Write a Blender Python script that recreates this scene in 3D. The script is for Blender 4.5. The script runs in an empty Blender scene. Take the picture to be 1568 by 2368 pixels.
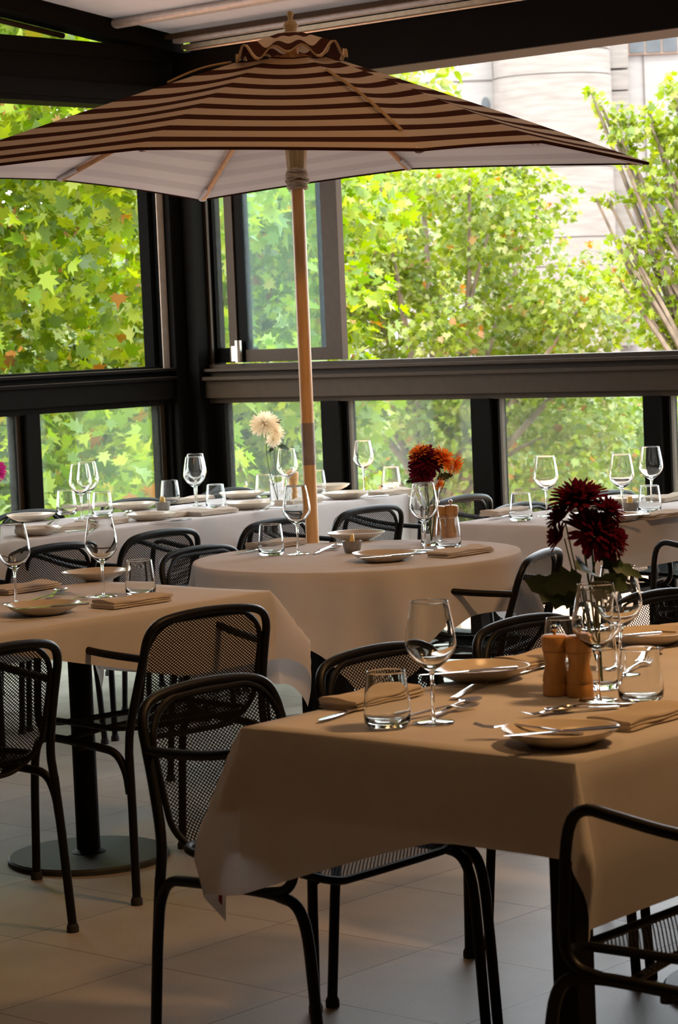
import bpy, math, random
import numpy as np
from mathutils import Vector, Matrix
PI = math.pi
sc = bpy.context.scene
col = sc.collection
rng = random.Random(7)

# ------------------------------------------------------------------ camera geometry
FPX, CX, CY = 5583.0, 784.0, 1184.0
PITCH, ROLL, AZ = math.radians(4.304), math.radians(-2.382), math.radians(41.43)
EYE = np.array([0, 0, 1.5])
FW = np.array([math.cos(PITCH)*math.cos(AZ), math.cos(PITCH)*math.sin(AZ), -math.sin(PITCH)])
_r0 = np.array([math.sin(AZ), -math.cos(AZ), 0.]); _u0 = np.cross(_r0, FW)
RT = math.cos(ROLL)*_r0 + math.sin(ROLL)*_u0
UP = -math.sin(ROLL)*_r0 + math.cos(ROLL)*_u0
def ray(x, y): return FW + (x-CX)/FPX*RT - (y-CY)/FPX*UP
def onz(x, y, z):
    d = ray(x, y); return EYE + (z-1.5)/d[2]*d
def onax(x, y, ax, val):
    d = ray(x, y); return EYE + val/d[ax]*d
def dist(x, y, t): return EYE + t*ray(x, y)

cam = bpy.data.cameras.new('camera'); cobj = bpy.data.objects.new('camera', cam); col.objects.link(cobj)
cam.sensor_fit = 'HORIZONTAL'; cam.sensor_width = 24.0; cam.lens = FPX/1568*24
cobj.matrix_world = Matrix(((RT[0], UP[0], -FW[0], 0), (RT[1], UP[1], -FW[1], 0), (RT[2], UP[2], -FW[2], 1.5), (0, 0, 0, 1)))
cam.clip_end = 400; cam.clip_start = .05
cam.dof.use_dof = True; cam.dof.focus_distance = 7.2; cam.dof.aperture_fstop = 12.5
sc.camera = cobj

# ------------------------------------------------------------------ materials
def new_mat(name):
    m = bpy.data.materials.new(name); m.use_nodes = True
    nt = m.node_tree; nt.nodes.clear()
    out = nt.nodes.new('ShaderNodeOutputMaterial')
    return m, nt, out
def N(nt, t, **kw):
    n = nt.nodes.new(t)
    for k, v in kw.items():
        if k in n.inputs: n.inputs[k].default_value = v
        else: setattr(n, k, v)
    return n
def L(nt, a, b): nt.links.new(a, b)
def ramp(nt, fac, stops):
    r = nt.nodes.new('ShaderNodeValToRGB'); e = r.color_ramp.elements
    while len(e) < len(stops): e.new(.5)
    for i, (p, c) in enumerate(stops): e[i].position = p; e[i].color = (*c, 1)
    L(nt, fac, r.inputs['Fac']); return r.outputs['Color']
def noise(nt, scale, detail=3, coord='Object', vec=None):
    n = N(nt, 'ShaderNodeTexNoise', Scale=scale, Detail=detail)
    if vec is None:
        tc = nt.nodes.new('ShaderNodeTexCoord'); vec = tc.outputs[coord]
    L(nt, vec, n.inputs['Vector']); return n.outputs['Fac']
def bump(nt, h, strength=.2, distance=.002):
    b = N(nt, 'ShaderNodeBump', Strength=strength, Distance=distance); L(nt, h, b.inputs['Height']); return b.outputs['Normal']
def simple(name, c, rough=.5, metal=0., var=.12, scale=30, bmp=0., spec=.5, coord='Object'):
    m, nt, out = new_mat(name)
    p = N(nt, 'ShaderNodeBsdfPrincipled', Roughness=rough, Metallic=metal)
    p.inputs['Specular IOR Level'].default_value = spec
    f = noise(nt, scale, coord=coord)
    a = tuple(min(1, x*(1-var)) for x in c); b = tuple(min(1, x*(1+var)) for x in c)
    L(nt, ramp(nt, f, [(.3, a), (.7, b)]), p.inputs['Base Color'])
    if bmp: L(nt, bump(nt, f, bmp), p.inputs['Normal'])
    L(nt, p.outputs[0], out.inputs[0]); return m
def cloth_mat(name, c, transl=.3, rough=.85, weave=900):
    m, nt, out = new_mat(name)
    f = noise(nt, 12, 4)
    cc = ramp(nt, f, [(.3, tuple(x*.95 for x in c)), (.7, c)])
    w = noise(nt, weave, 2)
    nrm = bump(nt, w, .25, .0006)
    d = N(nt, 'ShaderNodeBsdfDiffuse', Roughness=.6); t = N(nt, 'ShaderNodeBsdfTranslucent')
    L(nt, cc, d.inputs['Color']); L(nt, cc, t.inputs['Color']); L(nt, nrm, d.inputs['Normal'])
    mx = N(nt, 'ShaderNodeMixShader', Fac=transl); L(nt, d.outputs[0], mx.inputs[1]); L(nt, t.outputs[0], mx.inputs[2])
    L(nt, mx.outputs[0], out.inputs[0]); return m
M = {}
M['chair'] = simple('black_powder_coated_steel', (.0055, .005, .0045), .42, 0, .1, 60, .05, .2)
M['mesh'] = simple('black_expanded_mesh', (.0055, .005, .0045), .6, 0, .1, 60, 0, .03)
M['rubber'] = simple('black_rubber', (.012, .012, .012), .8)
M['frame'] = simple('bronze_anodised_aluminium', (.042, .027, .0145), .55, .0, .1, 25, 0, .1)
M['soffit'] = simple('lit_beam_underside', (.016, .0125, .009), .6, 0, .15, 8, 0, .1)  # underside made browner than the beam, standing in for daylight from outside
M['jamb'] = simple('light_bronze_jamb', (.33, .25, .185), .5, 0, .1, 20, 0, .2)
M['framedark'] = simple('dark_bronze_aluminium', (.0062, .0054, .0043), .55, 0, .1, 25, 0, .015)
M['gasket'] = simple('black_gasket', (.004, .004, .0035), .8, 0, .1, 30, 0, .0)
M['tabletop'] = simple('dark_table_top', (.03, .025, .02), .6)
M['tableleg'] = simple('black_table_leg_metal', (.006, .0055, .005), .5, 0, .1, 30, 0, .1)
M['disc'] = simple('dark_grey_base_disc', (.032, .034, .031), .5, 0, .15, 40, 0, .25)
M['cloth'] = cloth_mat('white_linen_cloth', (.81, .78, .765), .34)
M['underlay'] = cloth_mat('white_felt_underlay', (.72, .68, .65), .12)
M['red_tag'] = cloth_mat('red_woven_tag', (.32, .03, .025), .1)
M['napkin'] = cloth_mat('beige_linen_napkin', (.62, .54, .45), .1)
M['plate'] = simple('glazed_stoneware', (.55, .47, .36), .22, 0, .1, 14)
M['bowl'] = simple('grey_brown_stoneware', (.20, .175, .14), .5, 0, .2, 40)
M['butter'] = simple('butter_yellow', (.80, .52, .14), .45)
M['steel'] = simple('polished_steel', (.62, .60, .57), .16, 1.0, .05)
M['wood_mill'] = None
M['stem'] = simple('green_stem', (.07, .13, .03), .55)
M['flowerleaf'] = simple('dark_green_leaf', (.030, .060, .018), .6, 0, .3, 40)
M['burgundy'] = cloth_mat('burgundy_petal', (.125, .008, .022), .35)
M['orange'] = cloth_mat('orange_petal', (.90, .26, .03), .4)
M['cream'] = cloth_mat('cream_petal', (.97, .88, .70), .55)
M['magenta'] = cloth_mat('magenta_petal', (.60, .04, .25), .4)
M['rope'] = simple('grey_rope', (.46, .41, .31), .9, 0, .2, 300, .6)
M['lining'] = None
M['roof'] = None
M['wallback'] = simple('dark_brown_wall', (.055, .043, .032), .8)
M['bark'] = simple('brown_bark', (.12, .09, .06), .9, 0, .35, 9, .6)
M['sleeve'] = simple('taupe_tape_sleeve', (.28, .20, .15), .45)
M['brass'] = simple('brushed_latch_metal', (.48, .40, .31), .4, .6)

def wood(name, a, b, scale=14, rough=.45):
    m, nt, out = new_mat(name)
    tc = nt.nodes.new('ShaderNodeTexCoord'); mp = N(nt, 'ShaderNodeMapping'); mp.inputs['Scale'].default_value = (9, 9, .7)
    L(nt, tc.outputs['Object'], mp.inputs['Vector'])
    f = noise(nt, scale, 5, vec=mp.outputs[0])
    p = N(nt, 'ShaderNodeBsdfPrincipled', Roughness=rough)
    L(nt, ramp(nt, f, [(.3, a), (.7, b)]), p.inputs['Base Color']); L(nt, bump(nt, f, .1), p.inputs['Normal'])
    L(nt, p.outputs[0], out.inputs[0]); return m
M['wood_mill'] = wood('oiled_beech_mill', (.38, .18, .045), (.48, .245, .07))
M['wood_pole'] = wood('varnished_hardwood', (.60, .31, .10), (.74, .41, .15), 10)
M['wood_rib'] = wood('bare_wood_rib', (.55, .27, .10), (.66, .35, .15), 10)
M['wood_hub'] = wood('weathered_wood_hub', (.30, .22, .10), (.42, .32, .16), 10, .7)

def glass(name, c=(1, 1, 1)):
    m, nt, out = new_mat(name)
    g = N(nt, 'ShaderNodeBsdfGlass', IOR=1.40, Roughness=0.0); g.inputs['Color'].default_value = (*c, 1)
    L(nt, g.outputs[0], out.inputs[0]); return m
M['glass'] = glass('clear_drinking_glass', (.985, .99, .985))
def pane(name, haze, tint, hz):  # milky haze mixed into the clear glass as pale diffuse colour
    m, nt, out = new_mat(name)
    t = N(nt, 'ShaderNodeBsdfTransparent'); t.inputs['Color'].default_value = (*tint, 1)
    d = N(nt, 'ShaderNodeBsdfDiffuse'); d.inputs['Color'].default_value = (*hz, 1)
    tr = N(nt, 'ShaderNodeBsdfTranslucent'); tr.inputs['Color'].default_value = (*hz, 1)
    g = N(nt, 'ShaderNodeBsdfGlossy', Roughness=.02)
    h = N(nt, 'ShaderNodeMixShader', Fac=.5); L(nt, d.outputs[0], h.inputs[1]); L(nt, tr.outputs[0], h.inputs[2])
    f = noise(nt, 2.5, 4)
    mr = N(nt, 'ShaderNodeMapRange'); mr.inputs['From Min'].default_value = .3; mr.inputs['From Max'].default_value = .7
    mr.inputs['To Min'].default_value = haze*.8; mr.inputs['To Max'].default_value = haze*1.2; L(nt, f, mr.inputs['Value'])
    m1 = N(nt, 'ShaderNodeMixShader'); L(nt, mr.outputs[0], m1.inputs[0]); L(nt, t.outputs[0], m1.inputs[1]); L(nt, h.outputs[0], m1.inputs[2])
    fr = N(nt, 'ShaderNodeFresnel', IOR=1.14)
    m2 = N(nt, 'ShaderNodeMixShader'); L(nt, fr.outputs[0], m2.inputs[0]); L(nt, m1.outputs[0], m2.inputs[1]); L(nt, g.outputs[0], m2.inputs[2])
    L(nt, m2.outputs[0], out.inputs[0]); return m
M['pane'] = pane('hazy_window_glass', .020, (.90, .95, .93), (.62, .72, .66))
M['pane_sash'] = pane('hazy_sash_glass', .022, (.82, .93, .93), (.55, .70, .70))
M['window_dark'] = simple('dark_office_glazing', (.03, .035, .038), .25, 0, .2, 3, 0, .3)

def floor_mat():
    m, nt, out = new_mat('stone_floor_tiles')
    geo = nt.nodes.new('ShaderNodeNewGeometry'); mp = N(nt, 'ShaderNodeMapping')
    mp.inputs['Location'].default_value = (-3.944+.475*40+.002, -3.68+.475*40+.002, 0)
    L(nt, geo.outputs['Position'], mp.inputs['Vector'])
    br = N(nt, 'ShaderNodeTexBrick', offset=0.0, squash=1.0)
    br.inputs['Scale'].default_value = 1; br.inputs['Brick Width'].default_value = .475; br.inputs['Row Height'].default_value = .475
    br.inputs['Mortar Size'].default_value = .0022; br.inputs['Mortar Smooth'].default_value = .2
    br.inputs['Color1'].default_value = (.33, .295, .25, 1); br.inputs['Color2'].default_value = (.39, .35, .295, 1); br.inputs['Mortar'].default_value = (.11, .09, .075, 1)
    L(nt, mp.outputs[0], br.inputs['Vector'])
    f = noise(nt, 5, 5, vec=geo.outputs['Position']); f2 = noise(nt, 160, 3, vec=geo.outputs['Position'])
    mx = N(nt, 'ShaderNodeMix', data_type='RGBA', blend_type='MULTIPLY'); mx.inputs[0].default_value = .7
    L(nt, br.outputs['Color'], mx.inputs[6]); L(nt, ramp(nt, f, [(.25, (.72, .70, .68)), (.75, (1, 1, 1))]), mx.inputs[7])
    mx2 = N(nt, 'ShaderNodeMix', data_type='RGBA', blend_type='MULTIPLY'); mx2.inputs[0].default_value = .6
    L(nt, mx.outputs[2], mx2.inputs[6]); L(nt, ramp(nt, f2, [(.3, (.75, .75, .75)), (.7, (1, 1, 1))]), mx2.inputs[7])
    p = N(nt, 'ShaderNodeBsdfPrincipled', Roughness=.48); L(nt, mx2.outputs[2], p.inputs['Base Color'])
    L(nt, bump(nt, br.outputs['Fac'], -.3, .002), p.inputs['Normal'])
    L(nt, p.outputs[0], out.inputs[0]); return m
M['floor'] = floor_mat()

def canopy_mat(name, under):
    m, nt, out = new_mat(name)
    at = N(nt, 'ShaderNodeAttribute', attribute_name='stripe')
    mul = N(nt, 'ShaderNodeMath', operation='MULTIPLY'); mul.inputs[1].default_value = 9.95; L(nt, at.outputs['Fac'], mul.inputs[0])
    fr = N(nt, 'ShaderNodeMath', operation='FRACT'); L(nt, mul.outputs[0], fr.inputs[0])
    gt = N(nt, 'ShaderNodeMath', operation='LESS_THAN'); gt.inputs[1].default_value = .44; L(nt, fr.outputs[0], gt.inputs[0])
    if under: a, b = (.90, .86, .88), (.80, .76, .79)  # faint underside stripes are light showing through, put into the colour
    else: a, b = (.60, .47, .345), (.070, .028, .021)
    c = ramp(nt, gt.outputs[0], [(0, a), (1, b)])
    w = noise(nt, 700, 2); nrm = bump(nt, w, .2, .0005)
    d = N(nt, 'ShaderNodeBsdfDiffuse'); L(nt, c, d.inputs['Color']); L(nt, nrm, d.inputs['Normal'])
    t = N(nt, 'ShaderNodeBsdfTranslucent'); L(nt, c, t.inputs['Color'])
    mx = N(nt, 'ShaderNodeMixShader', Fac=.12); L(nt, d.outputs[0], mx.inputs[1]); L(nt, t.outputs[0], mx.inputs[2])
    L(nt, mx.outputs[0], out.inputs[0]); return m
M['canopy'] = canopy_mat('striped_brown_beige_canvas', False)
M['lining'] = canopy_mat('pale_canvas_lining', True)
M['strap'] = cloth_mat('beige_canvas_binding', (.42, .29, .16), .05)
M['hem'] = cloth_mat('brown_canvas_binding', (.045, .018, .013), .0)
M['roof'] = cloth_mat('pale_grey_roof_membrane', (.66, .645, .645), .10, weave=300)
M['rooftrim'] = simple('warm_aluminium_trim', (.30, .24, .16), .35, .6)
M['roofbar'] = simple('grey_aluminium_bar', (.45, .40, .36), .4, .2)

def leaf_mat(name, cols, tr=.45):
    m, nt, out = new_mat(name)
    geo = nt.nodes.new('ShaderNodeNewGeometry')
    c = ramp(nt, geo.outputs['Random Per Island'], cols)
    h0 = N(nt, 'ShaderNodeHueSaturation', Saturation=1.22, Value=1.10); L(nt, c, h0.inputs['Color']); c = h0.outputs[0]
    d = N(nt, 'ShaderNodeBsdfPrincipled', Roughness=.42); d.inputs['Specular IOR Level'].default_value = .45
    t = N(nt, 'ShaderNodeBsdfTranslucent'); L(nt, c, d.inputs['Base Color'])
    hs = N(nt, 'ShaderNodeHueSaturation', Saturation=1.15, Value=1.5); L(nt, c, hs.inputs['Color']); L(nt, hs.outputs[0], t.inputs['Color'])
    mx = N(nt, 'ShaderNodeMixShader', Fac=tr); L(nt, d.outputs[0], mx.inputs[1]); L(nt, t.outputs[0], mx.inputs[2])
    L(nt, mx.outputs[0], out.inputs[0]); return m
M['leaf_near'] = leaf_mat('plane_tree_leaf', [(0, (0.0570, 0.0966, 0.0138)), (.35, (0.0966, 0.1481, 0.0202)), (.7, (0.1536, 0.1996, 0.0285)), (.97, (0.2052, 0.2337, 0.0570)), (.992, (0.1941, 0.0966, 0.0340))])
M['leaf_mid'] = leaf_mat('mid_green_leaf', [(0, (0.0626, 0.0936, 0.0202)), (.4, (0.1073, 0.1382, 0.0310)), (.75, (0.1476, 0.1786, 0.0490)), (.965, (0.1966, 0.2052, 0.0979)), (.985, (0.2009, 0.1073, 0.0533))])
M['leaf_far'] = leaf_mat('fresh_green_leaf', [(0, (0.0648, 0.0992, 0.0152)), (.4, (0.1088, 0.1488, 0.0200)), (.8, (0.1584, 0.1888, 0.0344)), (.97, (0.1888, 0.1984, 0.0696))])
M['leaf_low'] = leaf_mat('muted_green_leaf', [(0, (0.0527, 0.0790, 0.0238)), (.5, (0.0952, 0.1266, 0.0425)), (.9, (0.1479, 0.1683, 0.0739)), (.97, (0.2210, 0.1266, 0.0739))])  # muted greens for the low and rear garden trees

def concrete(name, a, b, lines):
    m, nt, out = new_mat(name)
    geo = nt.nodes.new('ShaderNodeNewGeometry'); mp = N(nt, 'ShaderNodeMapping'); mp.inputs['Scale'].default_value = (.6, .6, 5)
    L(nt, geo.outputs['Position'], mp.inputs['Vector'])
    f = noise(nt, 2.0, 6, vec=mp.outputs[0])
    c = ramp(nt, f, [(.3, a), (.65, b)])
    p = N(nt, 'ShaderNodeBsdfPrincipled', Roughness=.85); L(nt, c, p.inputs['Base Color'])
    L(nt, bump(nt, f, .3, .02), p.inputs['Normal'])
    L(nt, p.outputs[0], out.inputs[0]); return m
M['concrete'] = concrete('board_marked_concrete', (.098, .089, .078), (.134, .124, .112), 1)
M['render'] = concrete('pale_panel_concrete', (.138, .133, .126), (.156, .152, .146), 0)
M['joint'] = simple('shadow_gap', (.055, .047, .038), .8)
M['bframe'] = simple('brown_window_frame', (.14, .095, .065), .6)
M['terracotta'] = simple('terracotta_paving', (.34, .17, .105), .8, 0, .2, 2)
M['ground'] = simple('planted_ground', (.10, .12, .05), .9, 0, .3, 1)

# ------------------------------------------------------------------ mesh helpers
class MB:
    def __init__(s): s.v = []; s.f = []; s.attr = []
    def add(s, v, f):
        o = len(s.v); s.v += [tuple(map(float, p)) for p in v]; s.f += [tuple(i+o for i in q) for q in f]
    def box(s, lo, hi, rot=None, org=(0, 0, 0)):
        x0, y0, z0 = lo; x1, y1, z1 = hi
        v = [(x0, y0, z0), (x1, y0, z0), (x1, y1, z0), (x0, y1, z0), (x0, y0, z1), (x1, y0, z1), (x1, y1, z1), (x0, y1, z1)]
        if rot is not None:
            v = [tuple(rot @ Vector(p) + Vector(org)) for p in v]
        s.add(v, [(0, 3, 2, 1), (4, 5, 6, 7), (0, 1, 5, 4), (1, 2, 6, 5), (2, 3, 7, 6), (3, 0, 4, 7)])
    def tube(s, pts, r, seg=8, closed=False, smooth=0, cap=True, flat=None):
        P = [Vector(p) for p in pts]
        R = list(r) if isinstance(r, (list, tuple)) else [r]*len(P)
        for _ in range(smooth):
            Q, S = [], []
            n = len(P)
            if not closed: Q.append(P[0]); S.append(R[0])
            for i in range(n if closed else n-1):
                a, b = P[i], P[(i+1) % n]; ra, rb = R[i], R[(i+1) % n]
                Q += [a*.75+b*.25, a*.25+b*.75]; S += [ra*.75+rb*.25, ra*.25+rb*.75]
            if not closed: Q.append(P[-1]); S.append(R[-1])
            P, R = Q, S
        n = len(P); up = None; rings = []
        for i in range(n):
            if closed: t = P[(i+1) % n]-P[i-1]
            else: t = P[min(i+1, n-1)]-P[max(i-1, 0)]
            t.normalize()
            if up is None:
                up = Vector((0, 0, 1)) if abs(t.z) < .9 else Vector((0, 1, 0))
            up = (up-t*up.dot(t)); up.normalize(); side = t.cross(up)
            ring = []
            for k in range(seg):
                a = 2*PI*(k+.5)/seg
                cu, cs = math.cos(a), math.sin(a)
                if flat: cu *= flat
                ring.append(P[i]+(up*cu+side*cs)*R[i])
            rings.append(ring)
        v = [p for q in rings for p in q]; f = []
        for i in range(n if closed else n-1):
            j = (i+1) % n
            for k in range(seg):
                f.append((i*seg+k, i*seg+(k+1) % seg, j*seg+(k+1) % seg, j*seg+k))
        if not closed and cap:
            f.append(tuple(range(seg-1, -1, -1))); f.append(tuple((n-1)*seg+k for k in range(seg)))
        s.add(v, f)
    def lathe(s, prof, seg=32, mod=None, c=(0, 0, 0)):
        n = len(prof); v = []; f = []
        for (r, z) in prof:
            for k in range(seg):
                a = 2*PI*k/seg; m = mod(a, r, z) if mod else 1
                v.append((c[0]+r*m*math.cos(a), c[1]+r*m*math.sin(a), c[2]+z))
        for i in range(n-1):
            for k in range(seg):
                f.append((i*seg+k, i*seg+(k+1) % seg, (i+1)*seg+(k+1) % seg, (i+1)*seg+k))
        if prof[0][0] > 1e-6: f.append(tuple(range(seg-1, -1, -1)))
        if prof[-1][0] > 1e-6: f.append(tuple((n-1)*seg+k for k in range(seg)))
        s.add(v, f)
    def mesh(s, name, mat, smooth=True, angle=None):
        me = bpy.data.meshes.new(name); me.from_pydata(s.v, [], s.f)
        if mat: me.materials.append(mat)
        if smooth:
            me.polygons.foreach_set('use_smooth', [True]*len(me.polygons))
            if angle is not None:
                try: me.set_sharp_from_angle(angle=math.radians(angle))
                except Exception: pass
        me.update(); return me
    def build(s, name, mat, parent=None, smooth=True, angle=40, loc=None):
        o = bpy.data.objects.new(name, s.mesh(name, mat, smooth, angle)); col.objects.link(o)
        if parent is not None: o.parent = parent
        if loc is not None: o.location = loc
        return o
def tag(o, label=None, cat=None, group=None, kind=None):
    if label: o['label'] = label
    if cat: o['category'] = cat
    if group: o['group'] = group
    if kind: o['kind'] = kind
    return o
def empty(name, loc=(0, 0, 0), rz=0.):
    o = bpy.data.objects.new(name, None); col.objects.link(o); o.location = loc; o.rotation_euler = (0, 0, rz); o.empty_display_size = .1
    return o
KIDS = {}
def kids(o): return [c for c in bpy.data.objects if c.parent == o]
def copy_tree(o, parent=None):
    c = o.copy(); col.objects.link(c); c.parent = parent
    if o.name not in KIDS: KIDS[o.name] = kids(o)
    for ch in KIDS[o.name]: copy_tree(ch, c)
    return c
PROTO = {}
def place(key, maker, loc, rz, label, cat, group=None, rx=None):
    """first use makes the thing itself, later ones copy it with its parts"""
    if key not in PROTO: o = PROTO[key] = maker()
    else: o = copy_tree(PROTO[key])
    o.location = loc; o.rotation_euler = (rx[0], rx[1], rz) if rx else (0, 0, rz)
    for k in ('label', 'category', 'group'):
        if k in o: del o[k]
    tag(o, label, cat, group); return o
def struct(name, mb, mat, parent=None, smooth=False):
    o = mb.build(name, mat, parent, smooth)
    if parent is None: o['kind'] = 'structure'
    return o

# ------------------------------------------------------------------ room
XW, YW = 8.8, 8.75
def yx(px, py): return float(onax(px, py, 0, XW)[1])      # a pixel's Y on the right wall
def zx(px, py): return float(onax(px, py, 0, XW)[2])
def xy(px, py): return float(onax(px, py, 1, YW)[0])      # a pixel's X on the left wall
def zy(px, py): return float(onax(px, py, 1, YW)[2])
X0, Y0 = -1.6, -1.6
allp_end, alll_end = 4.6, 6.0        # unseen solid walls start here, added to hold back daylight
b = MB(); b.box((X0, Y0, -.15), (XW+.18, YW+.18, 0)); struct('floor', b, M['floor'])
b = MB(); b.box((X0-.15, Y0, 0), (X0, YW+.18, 4.3)); struct('wall_back', b, M['wallback'])
b = MB(); b.box((X0, Y0-.15, 0), (XW+.18, Y0, 4.3)); struct('wall_front', b, M['wallback'])
# roof: pale membrane rising gently from the right wall towards the room
def rz_(x): return 2.99+.12*(8.62-x)
b = MB(); tk = .05
for (xa, xb) in ((8.62, 5.0),):
    v = []
    for x in (xa, xb):
        for y in (Y0, 8.545):
            v += [(x, y, rz_(x)), (x, y, rz_(x)+tk)]
    b.add(v, [(0, 4, 6, 2), (1, 3, 7, 5), (0, 2, 3, 1), (4, 5, 7, 6), (0, 1, 5, 4), (2, 6, 7, 3)])
struct('ceiling', b, M['roof'])
b = MB(); b.box((X0, Y0, 3.40), (5.02, 8.62, 3.55)); struct('ceiling_dark_added', b, M['wallback'])  # unseen dark ceiling added beyond the membrane to cut ambient light
for i, x in enumerate((8.20, 7.35, 6.5, 5.65)):
    b = MB(); b.tube([(x, Y0, rz_(x)-.022), (x, 8.54, rz_(x)-.022)], .034, 12, flat=.7); struct('trim_%d' % (20+i), b, M['roofbar'], smooth=True)
# gutter trim strips along the right-hand edge of the roof
for i, (x, z, w, h, mt) in enumerate(((8.565, 2.955, .05, .028, 'roofbar'), (8.50, 2.968, .03, .022, 'frame'), (8.615, 2.925, .035, .022, 'rooftrim'))):
    b = MB(); b.box((x-w/2, Y0, z-h/2), (x+w/2, 8.50, z+h/2)); struct('trim_%d' % (30+i), b, M[mt])
b = MB(); b.tube([(8.635, Y0, 2.912), (8.635, 8.5, 2.912)], .006, 6); struct('trim_33', b, M['brass'], smooth=True)
# top beams
b = MB(); b.box((8.63, Y0, 2.70), (XW+.12, 8.60, 2.90)); b.box((8.66, Y0, 2.90), (XW+.12, 8.50, 3.06)); struct('trim_1', b, M['framedark'])
b = MB(); b.box((8.64, Y0, 2.698), (XW+.11, 8.60, 2.704)); struct('trim_2', b, M['soffit'])
b = MB()
b.box((X0, 8.62, 2.665), (XW+.12, YW+.1, 2.93)); b.box((X0, 8.60, 2.665), (XW, 8.62, 2.74)); b.box((X0, 8.585, 2.86), (8.62, 8.62, 2.93)); b.box((X0, 8.63, 2.64), (XW, YW+.06, 2.665))
struct('trim_3', b, M['framedark'])
# raking side beam of the roof, leaving a triangular opening above the left beam
b = MB(); v = []
for x in (8.66, X0):
    zb = rz_(x)-.085
    for y in (8.545, 8.70):
        v += [(x, y, zb), (x, y, zb+.24)]
b.add(v, [(0, 4, 6, 2), (1, 3, 7, 5), (0, 2, 3, 1), (4, 5, 7, 6), (0, 1, 5, 4), (2, 6, 7, 3)]); struct('trim_4', b, M['framedark'])
b = MB(); b.tube([(8.0, 8.70, rz_(8.0)-.10), (X0, 8.70, rz_(X0)-.10)], .014, 6); struct('trim_5', b, M['frame'], smooth=True)
b = MB(); b.box((8.70, Y0, 0), (XW+.15, allp_end, 3.4)); struct('wall_right_added', b, M['wallback'])  # unseen solid stretches added instead of glazing, to darken the front
b = MB(); b.box((X0, 8.66, 0), (alll_end, YW+.15, 3.4)); struct('wall_left_added', b, M['wallback'])
# corner post
b = MB()
b.box((8.62, 8.66, 0), (XW+.1, YW+.1, 2.68)); b.box((8.70, 8.58, 0), (XW+.1, 8.66, 2.68))
struct('trim_6', b, M['framedark'])
b = MB(); b.box((8.70, 8.655, 1.30), (8.712, 8.668, 2.68)); b.box((8.785, 8.565, 1.33), (8.80, 8.58, 2.68)); struct('trim_7', b, M['frame'])
# mid rails: right wall then left wall (several stepped profiles)
b = MB()
b.box((8.74, Y0, 1.185), (XW+.1, 8.62, 1.275)); b.box((8.77, Y0, 1.158), (XW+.08, 8.62, 1.185))
b.box((8.715, Y0, 1.275), (XW+.1, 8.62, 1.292)); b.box((8.77, Y0, 1.292), (XW+.1, 8.62, 1.318)); b.box((8.73, Y0, 1.318), (XW+.1, 8.62, 1.332)); b.box((8.77, Y0, 1.332), (XW+.1, 8.62, 1.352))
struct('trim_8', b, M['frame'])
b = MB()
b.box((X0, 8.68, 1.19), (8.62, YW+.1, 1.285)); b.box((X0, 8.71, 1.158), (8.62, YW+.08, 1.19))
b.box((X0, 8.655, 1.285), (8.62, YW+.1, 1.30)); b.box((X0, 8.70, 1.30), (8.62, YW+.1, 1.33)); b.box((X0, 8.66, 1.33), (8.62, YW+.1, 1.343)); b.box((X0, 8.72, 1.343), (8.62, YW+.1, 1.356))
struct('trim_9', b, M['framedark'])
b = MB(); b.box((X0, 8.652, 1.2995), (8.62, 8.70, 1.303)); b.box((X0, 8.658, 1.342), (8.62, 8.715, 1.3455)); struct('trim_10', b, M['frame'])
# bottom rails
b = MB(); b.box((8.76, Y0, 0), (XW+.08, 8.62, .07)); struct('trim_11', b, M['framedark'])
b = MB(); b.box((X0, 8.71, 0), (8.62, YW+.08, .07)); struct('trim_12', b, M['framedark'])

wn = 0
def win(name_parts):
    global wn; wn += 1
    o = empty('window_%d' % wn); o['kind'] = 'structure'
    for nm, mb, mt in name_parts: mb.build(nm, M[mt], o, False)
    return o
# lower right-hand lights: posts with hazy panes between
edges = [(8.58, 8.50)]
pb = [(yx(755, 926), yx(803, 926)), (yx(1104, 1000), yx(1155, 1000)), (yx(1502, 1000), yx(1551, 1000))]
step = pb[0][0]-pb[1][0]
allp = pb+[(pb[2][0]-step*k, pb[2][1]-step*k) for k in range(1, 2)]
prev = 8.60
for i, (ya, yb) in enumerate(allp):
    post = MB(); post.box((8.755, yb+.02, .07), (XW+.08, ya, 1.16)); post.box((8.79, yb-.004, .07), (XW+.05, yb+.02, 1.16))
    lite = MB(); lite.box((8.80, yb-.006, .07), (XW+.035, yb-.003, 1.16))
    pn = MB(); pn.box((XW+.012, ya, .06), (XW+.018, prev, 1.165))
    win([('window_frame', post, 'framedark'), ('glazing_bead', lite, 'frame'), ('pane', pn, 'pane')])
    prev = yb
# left jamb strip next to the corner on the right wall
b = MB(); b.box((8.79, 8.50, .07), (XW+.05, 8.58, 1.16)); struct('trim_13', b, M['framedark'])
# lower left-hand lights
pl = [(xy(373, 1040), xy(402, 1040)), (xy(38, 1040), xy(80, 1040))]
stepx = pl[0][0]-pl[1][0]
alll = pl+[(pl[1][0]-stepx*k, pl[1][1]-stepx*k) for k in range(1, 2)]
prev = 8.62
for i, (xa, xb) in enumerate(alll):
    post = MB(); post.box((xa+.03, 8.70, .07), (xb, YW+.08, 1.16)); post.box((xa, 8.745, .07), (xa+.03, YW+.06, 1.16))
    lite = MB(); lite.box((xa-.002, 8.742, .07), (xa+.028, 8.745, 1.16))
    pn = MB(); pn.box((xb, YW+.012, .06), (prev, YW+.018, 1.165))
    win([('window_frame', post, 'framedark'), ('glazing_bead', lite, 'frame'), ('pane', pn, 'pane')])
    prev = xa
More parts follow.
